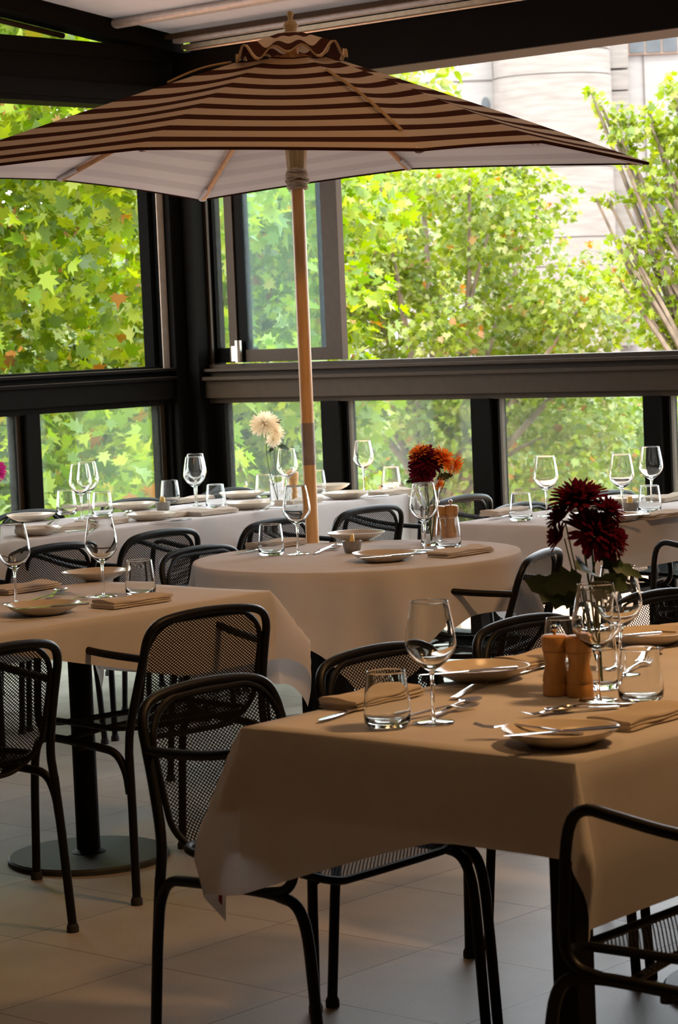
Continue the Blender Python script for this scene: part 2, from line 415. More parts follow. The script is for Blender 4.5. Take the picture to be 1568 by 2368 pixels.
# upper left opening: jamb beside the corner
jb = MB(); jb.box((xy(353, 640)+.004, 8.703, 1.345), (xy(377, 640), 8.708, 2.65))
jc = MB(); jc.box((xy(353, 640)+.004, 8.708, 1.345), (xy(377, 640)+.02, YW+.05, 2.65))
jk = MB(); jk.box((xy(345, 640), 8.74, 1.345), (xy(353, 640), YW+.06, 2.65))
win([('window_frame', jb, 'jamb'), ('frame_return', jc, 'gasket'), ('gasket', jk, 'gasket')])
# upper right: sliding sash standing open near the corner
S = empty('window_%d' % (wn+1)); wn += 1; S['kind'] = 'structure'
ysr, ysl = yx(798, 760), yx(497, 700)
yml, ymr = yx(532, 640), yx(568, 640)
zb, zt_ = zx(650, 835), 2.66
f = MB(); xs0, xs1 = 8.775, 8.815
f.box((xs0, ysr, zb), (xs1, ysr+.045, zt_)); f.box((xs0+.012, ysr+.045, zb), (xs1, yx(752, 640), zt_))
f.box((xs0+.002, ysr+.0452, zb), (xs1-.002, ymr, zx(650, 806)))
f.build('window_frame', M['frame'], S, False)
def yq(px, X): return float(onax(px, 640, 0, X)[1])
f = MB(); f.box((xs0+.055, ymr, zb), (xs1+.055, 8.58, zx(500, 806))); f.box((xs0+.055, yq(496, 8.83), zb), (xs1+.055, 8.60, zt_)); f.box((xs0+.01, ymr, zb), (xs1+.02, (ymr+yml)/2, zt_))
f.box((8.845, yq(764, 8.845), zb), (8.885, yq(737, 8.845), zt_)); f.build('rear_sash_frame_and_band', M['framedark'], S, False)  # extra dark upright added behind the glass as a dark band
f = MB(); f.box((xs0, (ymr+yml)/2, zb), (xs1, yml, zt_)); f.build('meeting_stile', M['frame'], S, False)
p = MB(); p.box((8.795, yx(752, 640), zx(650, 806)), (8.80, ymr, zt_)); p.build('pane', M['pane_sash'], S, False)
p = MB(); p.box((8.85, ymr, zx(500, 806)), (8.855, yq(496, 8.83), zt_)); p.build('pane', M['pane'], S, False)
for (pa, pb_, y0, y1) in ((559, 571, 787, 838), (460, 471, 790, 838)):
    h = MB(); yy = yx(pa, 815); y2 = yx(pb_, 815); z0, z1 = zx(pa, y1), zx(pa, y0)
    h.tube([(8.758, (yy+y2)/2, z0), (8.758, (yy+y2)/2, z1)], abs(yy-y2)/2, 8); h.build('latch', M['brass'], S)
h = MB(); h.box((8.765, yx(557, 815), zx(550, 835)), (8.775, yx(546, 815), zx(550, 800))); h.build('latch_plate', M['brass'], S, False)

# ------------------------------------------------------------------ chairs
ARM, SEAT, RAIL, BACK = .655, .455, .415, .764
def lattice(mb, w, h, rad, mapf, wire=.0027, ch=.0115, cv=.0084):
    """expanded-metal mesh: two families of thin strips clipped to a rounded rectangle, laid on the surface mapf"""
    def inside(p, q):
        ax = max(abs(p)-(w/2-rad), 0); qy = max(abs(q-h/2)-(h/2-rad), 0)
        return ax*ax+qy*qy <= rad*rad
    ang = math.atan2(cv, ch); d = ch*math.sin(ang)
    for sg in (1, -1):
        dx, dy = math.cos(ang), sg*math.sin(ang); nx, ny = -dy, dx
        diag = math.hypot(w, h)
        k = int(diag/d/2)+1
        for i in range(-k, k+1):
            ox, oy = nx*d*i, h/2+ny*d*i
            run = []
            n = int(diag/.018)
            for j in range(-n//2-1, n//2+2):
                t = j*.018; p, q = ox+dx*t, oy+dy*t
                if inside(p, q): run.append((p, q))
                else:
                    if len(run) > 1: strip(mb, run, nx*wire/2, ny*wire/2, mapf, sg)
                    run = []
            if len(run) > 1: strip(mb, run, nx*wire/2, ny*wire/2, mapf, sg)
def strip(mb, run, ax, ay, mapf, sg):
    v, f = [], []
    # run out to the frame at both ends
    e0 = (run[0][0]-(run[1][0]-run[0][0])*.45, run[0][1]-(run[1][1]-run[0][1])*.45)
    e1 = (run[-1][0]+(run[-1][0]-run[-2][0])*.45, run[-1][1]+(run[-1][1]-run[-2][1])*.45)
    run = [e0]+run+[e1]
    for i, (p, q) in enumerate(run):
        v += [mapf(p-ax, q-ay, .0004*sg), mapf(p+ax, q+ay, .0004*sg)]
        if i: f.append((2*i-2, 2*i, 2*i+1, 2*i-1))
    mb.add(v, f)
def rrect(w, h, rad, n=5):
    pts = []
    for cx_, cy_, a0 in ((w/2-rad, h-rad, 0), (-w/2+rad, h-rad, 90), (-w/2+rad, rad, 180), (w/2-rad, rad, 270)):
        for k in range(n+1):
            a = math.radians(a0+90*k/n); pts.append((cx_+rad*math.cos(a), cy_+rad*math.sin(a)))
    return pts
def back_y(z): return -.235-.075*((z-SEAT)/(BACK-SEAT)) if z > SEAT else -.235
def mk_chair():
    root = empty('mesh_armchair')
    bw, bh = .388, BACK-.013-.425
    def bmap(p, q, n=0):
        z = .425+q; return (p, back_y(z)+.10*p*p*1.2-.004+n+(.035*max(0, 1-q/.09)**2), z)
    mb = MB(); lattice(mb, bw-.01, bh, .10, bmap)
    bp = mb.build('backrest_mesh', M['mesh'], root, False)
    mb = MB(); mb.tube([bmap(p, q) for p, q in rrect(bw, bh, .10, 6)], .0075, 8, closed=True, smooth=1); mb.build('backrest_hoop', M['chair'], root)
    sw, sh = .445, .405
    def smap(p, q, n=0):
        y = -.215+q; z = SEAT-.012*math.sin(PI*min(1, max(0, q/sh)))-.028*max(0, (q-.29)/.115)**2+.02*(p/.22)**2*.5+n
        return (p, y, z)
    mb = MB(); lattice(mb, sw-.01, sh, .075, smap); mb.build('seat', M['mesh'], root, False)
    mb = MB(); mb.tube([smap(p, q) for p, q in rrect(sw, sh, .075, 6)], .0085, 8, closed=True, smooth=1); mb.build('seat_frame', M['chair'], root)
    # outer frame hoop above the rail
    zr = .40; hoop = []
    for s in (-1, 1):
        side = [(s*.232, -.243, zr), (s*.224, -.24, .47), (s*.212, back_y(.58)-.004, .58), (s*.206, back_y(.65)-.008, .65)]
        arc = [(s*.203, back_y(.712)-.01, .712), (s*.178, back_y(.748)-.012, .748), (s*.115, back_y(BACK)-.013, BACK-.002)]
        hoop.append(side+arc)
    path = hoop[0]+[(0, back_y(BACK)-.014, BACK+.004)]+hoop[1][::-1]
    mb = MB(); mb.tube(path, .0115, 10, smooth=2); mb.build('back_frame', M['chair'], root)
    for s in (-1, 1):
        x = s*.250
        mb = MB(); mb.tube([(s*.232, -.2435, zr+.001), (s*.238, -.255, .25), (s*.247, -.268, 0.012)], .0118, 10); l = mb.build('leg', M['chair'], root)
        mb = MB(); mb.lathe([(.0001, 0), (.016, 0), (.016, .014), (.0125, .022)], 12, c=(s*.247, -.2675, 0)); mb.build('foot_cap', M['rubber'], l)
        # arm: from the back frame forward, bending down into the side rail
        mb = MB(); mb.tube([(s*.207, back_y(ARM)-.004, ARM), (s*.232, -.16, ARM+.006), (s*.248, -.06, ARM+.016), (s*.257, .04, ARM+.034), (s*.258, .105, ARM+.045), (s*.258, .138, ARM+.005), (s*.257, .148, .53), (s*.256, .155, RAIL+.045), (s*.255, .13, RAIL+.008), (s*.254, .08, RAIL)], .0105, 10, smooth=2); mb.build('armrest', M['chair'], root)
        # side rail: front leg runs up, bends back under the seat
        mb = MB(); mb.tube([(s*.254, .115, RAIL-.004), (s*.254, .05, RAIL), (s*.253, -.14, RAIL-.005), (s*.246, -.205, RAIL-.012), (s*.240, -.238, RAIL-.06), (s*.239, -.2475, RAIL-.12)], .0112, 10, smooth=2); mb.build('side_rail', M['chair'], root)
        mb = MB(); mb.tube([(s*.254, .105, RAIL-.004), (s*.255, .155, RAIL-.012), (s*.256, .180, RAIL-.06), (s*.256, .190, .25), (s*.255, .205, 0.012)], .0118, 10, smooth=2); l = mb.build('leg', M['chair'], root)
        mb = MB(); mb.lathe([(.0001, 0), (.016, 0), (.016, .014), (.0125, .022)], 12, c=(s*.255, .2045, 0)); mb.build('foot_cap', M['rubber'], l)
    mb = MB()
    mb.tube([(-.252, .02, RAIL+.002), (-.10, .02, SEAT-.022), (.10, .02, SEAT-.022), (.252, .02, RAIL+.002)], .008, 8, smooth=1)
    mb.build('cross_bar', M['chair'], root)
    mb = MB()
    for s in (-1, 1): mb.tube([(s*.254, -.05, RAIL-.008), (s*.254, -.05, RAIL-.022)], .012, 8)
    mb.build('stacking_stop', M['rubber'], root)
    return root
def chair(x, y, face, label, group):
    return place('chair', mk_chair, (x, y, 0), math.radians(face-90), label, 'chair', group)
g1 = 'chairs along the near table'
chair(3.615, 3.27, -90, 'black mesh armchair at the front table, tablecloth corner hanging over its seat', g1)
chair(4.165, 3.27, -90, 'black mesh armchair behind the front table, its back behind the tumbler and wine glass', g1)
chair(4.745, 3.28, -90, 'black mesh armchair behind the front table, its back left of the dark red flowers', g1)
chair(5.33, 3.28, -90, 'black mesh armchair behind the front table at the right photo edge', g1)
chair(3.46, 2.215, 90, 'black mesh armchair cut by the lower right corner, armrest in front of the brown cloth', g1)
g2 = 'chairs at the left square table'
chair(4.642, 4.848, 81.5, 'black mesh armchair pulled up to the left table beside its round base plate', g2)
chair(3.80, 4.80, 94, 'black mesh armchair at the left table cut by the left edge of the photo', g2)
g3 = 'chairs on the near side of the long window table'
for x, y, a, l in ((8.085, 6.74, 90, 'black mesh armchair at the far table behind the orange and burgundy flowers'),
                   (7.53, 6.78, 88, 'black mesh armchair at the far table just right of the umbrella pole'),
                   (6.945, 6.76, 89, 'black mesh armchair at the far table half hidden by the umbrella pole'),
                   (6.395, 6.86, 90, 'black mesh armchair at the far table behind the left table tumbler'),
                   (5.83, 6.84, 90, 'black mesh armchair at the far table behind the two left wine glasses')):
    chair(x, y, a, l, g3)
g4 = 'chairs between the long window table and the glass'
for x, y, l in ((8.22, 7.64, 'mesh armchair by the corner glass, only its back rim above the far table'),
                (7.60, 7.64, 'mesh armchair by the window, back rim above the plate with the far yellow butter'),
                (6.97, 7.64, 'mesh armchair by the window at the far left, back rim above the leftmost plate')):
    chair(x, y, -90, l, g4)
g5 = 'chairs at the round table'
chair(5.93, 5.56, -88, 'black mesh armchair behind the left rim of the round table', g5)
chair(6.085, 4.90, 108, 'black mesh armchair turned to the right side of the round table, armrest across its cloth', g5)
g6 = 'chairs at the far right table'
chair(7.78, 5.57, -90, 'mesh armchair window side of the right table, rim right of the round table mills', g6)
chair(8.40, 5.57, -90, 'mesh armchair on the window side of the right table behind the dark red flowers', g6)
chair(7.46, 4.72, 90, 'black mesh armchair at the right table cut by the right photo edge', g6)

# ------------------------------------------------------------------ tables and cloths
ZT = .75
def lin(a, b, n): return [a+(b-a)*i/n for i in range(n+1)]
def rect_cloth(mb, x0, x1, y0, y1, zt, dx0, dx1, dy0, dy1, seed=0, fm=36, wav=.012, ins=0.0, stretch=.0, skew=None, curl=.1, cw=1.0, skewx=None, cap=9.):
    r_ = random.Random(seed); ph = [r_.uniform(0, 6.28) for _ in range(12)]
    def axis(a, b, da, db):
        o = [a-da*t for t in (1, .9, .8, .68, .56, .45, .34, .24, .15, .08, .035, .012)]
        m = lin(a, b, max(8, int((b-a)/.05)))
        q = [b+db*t for t in (.012, .035, .08, .15, .24, .34, .45, .56, .68, .8, .9, 1)]
        return o+m+q
    S, T = axis(x0, x1, dx0, dx1), axis(y0, y1, dy0, dy1)
    fmr = math.radians(fm)
    def mp(s, t):
        es = x0-s if s < x0 else (s-x1 if s > x1 else 0); et = y0-t if t < y0 else (t-y1 if t > y1 else 0)
        nx = -1 if s < x0 else 1; ny = -1 if t < y0 else 1
        bx = min(max(s, x0), x1); by = min(max(t, y0), y1)
        if es == 0 and et == 0:
            return (s, t, zt+.0015*math.sin(7*s+ph[0])*math.sin(9*t+ph[1]))
        r = math.hypot(es, et)
        th = math.atan2(et, es)                      # 0 = along x face, 90 = along y face
        c = math.sin(2*th)
        phi = .05+(fmr-.05)*(c**cw)
        rr = min(r, .17)
        out = .006*min(1, r/.02)-ins*min(1, r/.03)+math.sin(phi)*rr-max(0, r-.17)*math.sin(phi)*curl
        down = (math.cos(phi)*rr+max(0, r-.17)*(.98+.02*c))*(1+stretch*c*c)
        if skewx and s < x0: down *= 1+skewx(t)*max(0, math.cos(th))**2
        if skew and t < y0: down *= skew(s)
        down = min(down, cap)
        cc = math.cos(th)**.7 if math.cos(th) > 0 else 0; ss = math.sin(th)**.7 if math.sin(th) > 0 else 0
        k = math.hypot(cc, ss) or 1
        along = t if et == 0 else s
        u = t if es > et else s
        w = wav*min(1, r/.18)*(math.sin(5.5*u+ph[2])+.5*math.sin(13*u+ph[3]))*(1-c)
        w += .010*min(1, r/.25)*math.sin(6*th+ph[4])*c
        lip = .004*(1-min(1, r/.012))
        return (bx+nx*(out+w)*cc/k, by+ny*(out+w)*ss/k, zt-down+lip*0)
    v = [mp(s, t) for s in S for t in T]; n = len(T); f = []
    for i in range(len(S)-1):
        for j in range(n-1):
            f.append((i*n+j, (i+1)*n+j, (i+1)*n+j+1, i*n+j+1))
    mb.add(v, f); return mp
def round_cloth(mb, cx, cy, R, zt, half, seed=0, amp=.022, ins=0, rounded=None):
    r_ = random.Random(seed); ph = [r_.uniform(0, 6.28) for _ in range(6)]
    NA = 192; rings = [0, .3, .6, .8, .92, .98, 1]
    v = []; f = []
    for q in rings:
        for k in range(NA):
            a = 2*PI*k/NA; v.append((cx+R*q*math.cos(a), cy+R*q*math.sin(a), zt))
    D = [.01, .03, .07, .14, .24, .36, .5, .64, .78, .9, 1]
    for d in D:
        for k in range(NA):
            a = 2*PI*k/NA
            ov = (half/max(abs(math.cos(a)), abs(math.sin(a)))-R) if rounded is None else rounded
            h = d*ov; c = abs(math.sin(2*a))
            fold = amp*min(1, h/.2)*(.35+.9*c**2)*(math.sin(9*a+ph[0])+.6*math.sin(17*a+ph[1]+.8*math.sin(3*a)))
            out = R+.005*min(1, h/.012)-ins+h*.05+fold*(.5+.5*min(1, h/.3))
            v.append((cx+out*math.cos(a), cy+out*math.sin(a), zt-h))
    n = len(rings)+len(D)
    for i in range(n-1):
        for k in range(NA):
            f.append((i*NA+k, i*NA+(k+1) % NA, (i+1)*NA+(k+1) % NA, (i+1)*NA+k))
    mb.add(v, f)
def cloth_thing(label, group, fn, ufn):
    a = MB(); mp = fn(a); o = a.build('tablecloth', M['cloth'], None, True, None); tag(o, label, 'tablecloth', group)
    b = MB(); ufn(b); b.build('underlay', M['underlay'], o, True, None); return o, mp
def pedestal(root, x, y, rad=.235):
    b = MB(); b.lathe([(.0001, .72), (.03, .72), (.03, .70), (.0345, .70), (.0345, .03), (.05, .022), (.05, .018)], 28, c=(x, y, 0)); b.build('column', M['tableleg'], root)
    b = MB(); b.lathe([(.0001, 0), (rad, 0), (rad, .012), (rad-.006, .018), (.0001, .021)], 48, c=(x, y, 0)); b.build('base_plate', M['disc'], root)
def rect_table(x0, x1, y0, y1, label, legs=None, peds=(), cat='table'):
    root = empty('dining_table', ((x0+x1)/2, (y0+y1)/2, 0)); cx, cy = (x0+x1)/2, (y0+y1)/2
    tag(root, label, cat)
    b = MB(); b.box((x0-cx+.02, y0-cy+.02, .715), (x1-cx-.02, y1-cy-.02, .743)); b.build('tabletop', M['tabletop'], root, False)
    for x, y in legs or ():
        b = MB(); b.box((x-cx-.026, y-cy-.026, 0), (x-cx+.026, y-cy+.026, .716)); b.build('leg', M['tableleg'], root, False)
    for x, y in peds: pedestal(root, x-cx, y-cy)
    return root
# front table
FT = (3.30, 5.60, 2.40, 3.185)
rect_table(*FT, 'front dining table on square black legs and round bases under the brown-lit cloth', [(3.37, 2.47)], [(4.55, 2.80), (5.35, 2.8)])
fo, fmp = cloth_thing('linen cloth in warm lamp light over the front table, corner points hanging low', 'tablecloths',
            lambda m: rect_cloth(m, *FT, ZT, .168, .2, .29, .235, 3, fm=33, wav=.006, stretch=.10, curl=.75, cw=1.3, skewx=lambda t: .92*min(1, max(0, (t-2.70)/.485))**1.1),
            lambda m: rect_cloth(m, *FT, ZT-.003, .17, .17, .17, .17, 5, fm=22, wav=0, ins=.014, cap=.158, cw=1.6))
b = MB(); gs = [[Vector(fmp(FT[0]-.168*q, FT[3]+.235*p))+Vector((-.002, .0005, 0)) for p in (.90, .955)] for q in (.74, .82, .90)]
for i in range(2): b.add([gs[i][0], gs[i][1], gs[i+1][1], gs[i+1][0]], [(0, 1, 2, 3)])
tg = b.build('stitched_tag', M['red_tag'], fo, False); tg['label'] = 'small red stitched tag'
# left table
LT = (3.35, 5.12, 4.80, 5.56)
rect_table(*LT, 'left dining table on a black pedestal with a round base plate', [], [(4.685, 5.158), (3.75, 5.158)])
cloth_thing('linen cloth over the left table, long fold hanging at its right corner', 'tablecloths',
            lambda m: rect_cloth(m, *LT, ZT, .2, .28, .20, .22, 11, wav=.008, stretch=.12, skew=lambda s: min(1, max(.22, .22+.85*(s-4.05)/.75))),
            lambda m: rect_cloth(m, *LT, ZT-.004, .15, .15, .03, .15, 12, wav=0, ins=.016))
# far table
FA = (4.6, 8.38, 6.98, 7.66)
rect_table(*FA, 'long dining table beside the left-hand windows under white cloth', [(8.345, 7.3), (7.91, 7.58), (6.12, 7.30), (6.4, 7.58)])
cloth_thing('white cloth over the long table beside the left-hand windows', 'tablecloths',
            lambda m: rect_cloth(m, *FA, ZT, .2, .27, .40, .22, 21, wav=.008),
            lambda m: rect_cloth(m, *FA, ZT-.004, .15, .15, .15, .15, 22, wav=0, ins=.012))
# right table
RB = (7.12, 8.55, 5.06, 5.74)
rect_table(*RB, 'dining table beside the right-hand windows under white cloth', [(7.2, 5.14), (7.2, 5.66), (8.45, 5.14), (8.09, 5.66)])
cloth_thing('white cloth over the right-hand window table', 'tablecloths',
            lambda m: rect_cloth(m, *RB, ZT, .27, .2, .17, .2, 31, wav=.008),
            lambda m: rect_cloth(m, *RB, ZT-.004, .15, .15, .12, .15, 32, wav=0, ins=.012))
# round table
RC = (6.04, 5.26, .545)
root = empty('round_dining_table', (RC[0], RC[1], 0)); tag(root, 'round dining table with square black legs below the umbrella', 'table')
b = MB(); b.lathe([(.0001, .715), (RC[2]-.022, .715), (RC[2]-.022, .743), (.0001, .743)], 64); b.build('tabletop', M['tabletop'], root, True, 30)
for x, y in ((-.27, -.015), (.27, .02), (.255, .30), (-.33, -.15)):
    b = MB(); b.box((x-.022, y-.022, 0), (x+.022, y+.022, .716)); b.build('leg', M['tableleg'], root, False)
cloth_thing('cream cloth draped in folds over the round table', 'tablecloths',
            lambda m: round_cloth(m, *RC, ZT, .71, 4, amp=.05), lambda m: round_cloth(m, *RC, ZT-.004, .0, 6, .0, .016, .045))

# ------------------------------------------------------------------ tableware makers
ZC = ZT+.0018
def T(px, py): 
    p = onz(px, py, ZC); return (float(p[0]), float(p[1]), ZC)
def mk_wine():
    root = empty('wine_glass')
    H = .232; zb = .098
    o = [(.0001, zb), (.006, zb+.001), (.018, zb+.009), (.034, zb+.023), (.0445, zb+.038), (.0485, zb+.050), (.0482, zb+.060), (.0455, zb+.080), (.0405, zb+.108), (.0362, H-.003), (.0358, H-.0006)]
    i = [(.0353, H), (.0349, H-.0006), (.0352, H-.003), (.0395, zb+.108), (.0445, zb+.080), (.0472, zb+.060), (.0474, zb+.050), (.0434, zb+.039), (.0325, zb+.0245), (.016, zb+.0115), (.0001, zb+.0075)]
    b = MB(); b.lathe(o+i, 40); b.build('bowl', M['glass'], root, True, None)
    b = MB(); b.lathe([(.0001, .0042), (.0046, .0045), (.0042, .012), (.0036, .03), (.0036, .07), (.0045, .09), (.0075, .0985), (.0001, .0982)], 20); b.build('stem', M['glass'], root, True, None)
    b = MB(); b.lathe([(.0001, 0), (.0395, 0), (.0400, .0012), (.030, .0022), (.012, .0036), (.0001, .0041)], 40); b.build('foot', M['glass'], root, True, None)
    return root
def mk_tumbler():
    H = .106
    o = [(.0001, 0), (.031, 0), (.0375, .002), (.0435, .010), (.0452, .023), (.0437, .048), (.040, .080), (.0370, H-.003), (.0367, H-.0006)]
    i = [(.0362, H), (.0357, H-.0006), (.0359, H-.003), (.0388, .080), (.0425, .048), (.0438, .025), (.041, .0145), (.026, .0098), (.0001, .0088)]
    b = MB(); b.lathe(o+i, 40); return b.build('tumbler', M['glass'], None, True, None)
def mk_plate():
    def mod(a, r, z): return 1+.035*math.cos(3*a+.4)*min(1, r/.05)+.012*math.cos(2*a)
    b = MB(); b.lathe([(.0001, 0), (.058, 0), (.064, .003), (.092, .016), (.104, .0265), (.1045, .0285), (.1030, .0288), (.100, .0270), (.088, .0175), (.066, .0085), (.045, .0055), (.0001, .005)], 64, mod)
    return b.build('side_plate', M['plate'], None, True, None)
def slab(mb, sec):
    """sec: list of (x, halfwidth, z, halfthick) along a piece of cutlery"""
    v, f = [], []
    for x, w, z, h in sec:
        v += [(x, -w, z-h*.3), (x, 0, z-h), (x, w, z-h*.3), (x, w, z+h*.3), (x, 0, z+h), (x, -w, z+h*.3)]
    n = len(sec)
    for i in range(n-1):
        for k in range(6): f.append((i*6+k, i*6+(k+1) % 6, (i+1)*6+(k+1) % 6, (i+1)*6+k))
    f.append(tuple(range(5, -1, -1))); f.append(tuple((n-1)*6+k for k in range(6))); mb.add(v, f)
HAND = [(-.100, .0075, .0035, .0022), (-.096, .0095, .0035, .0025), (-.07, .0085, .004, .0026), (-.02, .0045, .008, .0024), (.02, .0034, .011, .0022), (.036, .0036, .0105, .0022)]
def mk_fork():
    b = MB(); slab(b, HAND+[(.048, .009, .0075, .0014), (.058, .0115, .0050, .0012), (.062, .012, .0045, .0012)])
    for k in range(4):
        y = -.0098+.0065*k; o = MB(); slab(o, [(.060, .0019, .0045, .0011), (.082, .0017, .0045, .001), (.100, .0010, .0090, .0008)])
        b.add([(x, yy+y, z) for x, yy, z in o.v], o.f)
    return b.build('fork', M['steel'], None, True, 50)
def mk_spoon():
    b = MB(); slab(b, HAND)
    v, f = [], []; nu, nv = 10, 16
    for sgn, dz in ((1, 0), (-1, -.0012)):
        o = len(v)
        for i in range(nu+1):
            for k in range(nv):
                r = i/nu; a = 2*PI*k/nv
                v.append((.066+.034*r*math.cos(a), .0205*r*math.sin(a)*(1-.12*math.cos(a)), .0105-.0075*(1-r*r)+dz))
        for i in range(nu):
            for k in range(nv):
                q = (o+i*nv+k, o+i*nv+(k+1) % nv, o+(i+1)*nv+(k+1) % nv, o+(i+1)*nv+k); f.append(q if sgn > 0 else q[::-1])
    for k in range(nv): f.append((nu*nv+k, nu*nv+(k+1) % nv, (nu+1)*nv+nu*nv+(k+1) % nv, (nu+1)*nv+nu*nv+k))
    b.add(v, f); return b.build('spoon', M['steel'], None, True, 60)
def mk_knife():
    root = empty('table_knife')
    b = MB(); slab(b, [(-.105, .0065, .0045, .0030), (-.10, .0085, .0045, .0036), (-.05, .0078, .0045, .0036), (-.008, .0055, .0045, .003), (0, .005, .0045, .0026)]); b.build('handle', M['steel'], root, True, 50)
    b = MB(); slab(b, [(0, .0048, .0045, .0016), (.02, .0085, .0045, .0011), (.07, .0095, .0045, .0010), (.10, .0060, .0045, .0008), (.108, .0015, .0045, .0006)]); b.build('blade', M['steel'], root, True, 50)
    return root
def mk_napkin(Ln=.21, W=.105, seed=1):
    r_ = random.Random(seed); b = MB()
    for l in range(3):
        z0 = .0002+l*.0062; n, m = 22, 8; v, f = [], []; off = r_.uniform(-.003, .003)*l; p1, p2 = r_.uniform(0, 6), r_.uniform(0, 6)
        sec = [(-1, .5), (-.97, .15), (-.9, 0), (-.5, 0), (0, 0), (.5, 0), (.9, 0), (.97, .15), (1, .5), (.97, .85), (.9, 1), (.5, 1), (0, 1), (-.5, 1), (-.9, 1), (-.97, .85)]
        for i in range(n+1):
            x = -Ln/2+Ln*i/n+off
            taper = 1-.02*l-.04*max(0, abs(i/n-.5)*2-.9)*10*0
            for s_, t_ in sec:
                y = s_*W/2*taper
                wv = (.0035 if l == 2 else .001)*math.sin(x*38+p1+y*20)*(.4+.6*t_)*(1 if t_ > .4 else .3) + (.004*t_*math.exp(-((y-.01)/.03)**2) if l == 2 else 0)
                v.append((x, y+.002*math.sin(x*50+p2+l), z0+.0058*t_+max(0, wv)*(t_ > .4)))
        k = len(sec)
        for i in range(n):
            for j in range(k): f.append((i*k+j, i*k+(j+1) % k, (i+1)*k+(j+1) % k, (i+1)*k+j))
        f.append(tuple(range(k-1, -1, -1))); f.append(tuple(n*k+j for j in range(k))); b.add(v, f)
    return b.build('napkin', M['napkin'], None, True, 60)
def mk_mill():
    root = empty('pepper_mill')
    b = MB(); b.lathe([(.0001, 0), (.0265, 0), (.0272, .002), (.0272, .022), (.0258, .024), (.0258, .026), (.0268, .028), (.0255, .040), (.0215, .058), (.0205, .066), (.0225, .078), (.0245, .086), (.0245, .0885), (.0001, .0885)], 32); b.build('body', M['wood_mill'], root, True, 35)
    b = MB(); b.lathe([(.0001, .0890), (.0240, .0890), (.0255, .0905), (.0270, .102), (.0275, .112), (.0262, .1185), (.022, .1215), (.012, .1225), (.0001, .1225)], 32); b.build('head', M['wood_mill'], root, True, 35)
    b = MB(); b.lathe([(.0001, .1226), (.0035, .1226), (.0035, .127), (.0062, .130), (.0072, .1345), (.0060, .139), (.003, .1412), (.0001, .1418)], 16); b.build('knob', M['steel'], root)
    return root
def mk_pot():
    b = MB(); b.lathe([(.0001, 0), (.022, 0), (.026, .003), (.031, .022), (.0335, .040), (.0325, .041), (.0315, .040), (.029, .022), (.024, .008), (.0001, .006)], 32); return b.build('butter_pot', M['bowl'])
def mk_butter():
    b = MB(); v = [(-.010, -.012, 0), (.012, -.012, 0), (.012, .012, 0), (-.010, .012, 0), (-.006, -.010, .038), (.002, -.010, .036), (.002, .010, .036), (-.006, .010, .038)]
    b.add(v, [(0, 3, 2, 1), (4, 5, 6, 7), (0, 1, 5, 4), (1, 2, 6, 5), (2, 3, 7, 6), (3, 0, 4, 7)])
    o = b.build('butter_wedge', M['butter'], None, True, None); md = o.modifiers.new('b', 'BEVEL'); md.width = .003; md.segments = 3; return o
def mk_vase():
    H = .205
    o = [(.0001, 0), (.030, 0), (.034, .003), (.0355, .02), (.0345, .06), (.0290, .11), (.0275, .135), (.0310, .165), (.0390, .195), (.0407, H-.003), (.0409, H-.0005)]
    i = [(.0403, H), (.0397, H-.0005), (.0395, H-.003), (.0378, .194), (.0298, .165), (.0263, .135), (.0277, .11), (.033, .06), (.0335, .02), (.030, .012), (.0001, .010)]
    b = MB(); b.lathe(o+i, 40); return b.build('flower_vase', M['glass'], None, True, None)
def mk_bud():
    H = .125
    o = [(.0001, 0), (.030, 0), (.033, .003), (.034, .02), (.0345, H-.003), (.0344, H-.0005)]; i = [(.0338, H), (.0333, H-.0005), (.0332, H-.003), (.0325, .02), (.028, .012), (.0001, .010)]
    b = MB(); b.lathe(o+i, 32); return b.build('glass_vase', M['glass'], None, True, None)

def wine(px, py, label, g='wine glasses'): return place('wine', mk_wine, T(px, py), rng.uniform(0, 6), label, 'wine glass', g)
def tumbler(px, py, label, g='water tumblers'): return place('tumbler', mk_tumbler, T(px, py), rng.uniform(0, 6), label, 'water glass', g)
def plate(px, py, label, az=None, g='side plates'): return place('plate', mk_plate, T(px, py), rng.uniform(0, 6) if az is None else math.radians(az), label, 'plate', g)
def raised(px, py, dz):
    p = onz(px, py, ZC+dz); return (float(p[0]), float(p[1]), ZC+dz)
def cut(kind, px, py, az, label, dz=0, pitch=0):
    mk = {'fork': mk_fork, 'spoon': mk_spoon, 'knife': mk_knife}[kind]
    return place(kind, mk, raised(px, py, dz), math.radians(az), label, {'fork': 'fork', 'spoon': 'spoon', 'knife': 'knife'}[kind], 'table '+kind+('s' if kind != 'knife' else ' knives').replace('knife knives', 'knives'), rx=(0, math.radians(pitch)))
def napkin(px, py, az, label, v=0): return place('napkin%d' % v, lambda: mk_napkin(.22, .10, 3+v), T(px, py), math.radians(az), label, 'napkin', 'folded napkins')
def mill(px, py, label): return place('mill', mk_mill, T(px, py), rng.uniform(0, 6), label, 'pepper mill', 'wooden mills')
def pot(px, py, label, bl, rz=0):
    p = T(px, py); place('pot', mk_pot, p, 0, label, 'small bowl', 'butter pots'); place('butter', mk_butter, (p[0], p[1], p[2]+.026), rz, bl, 'butter', 'butter wedges')

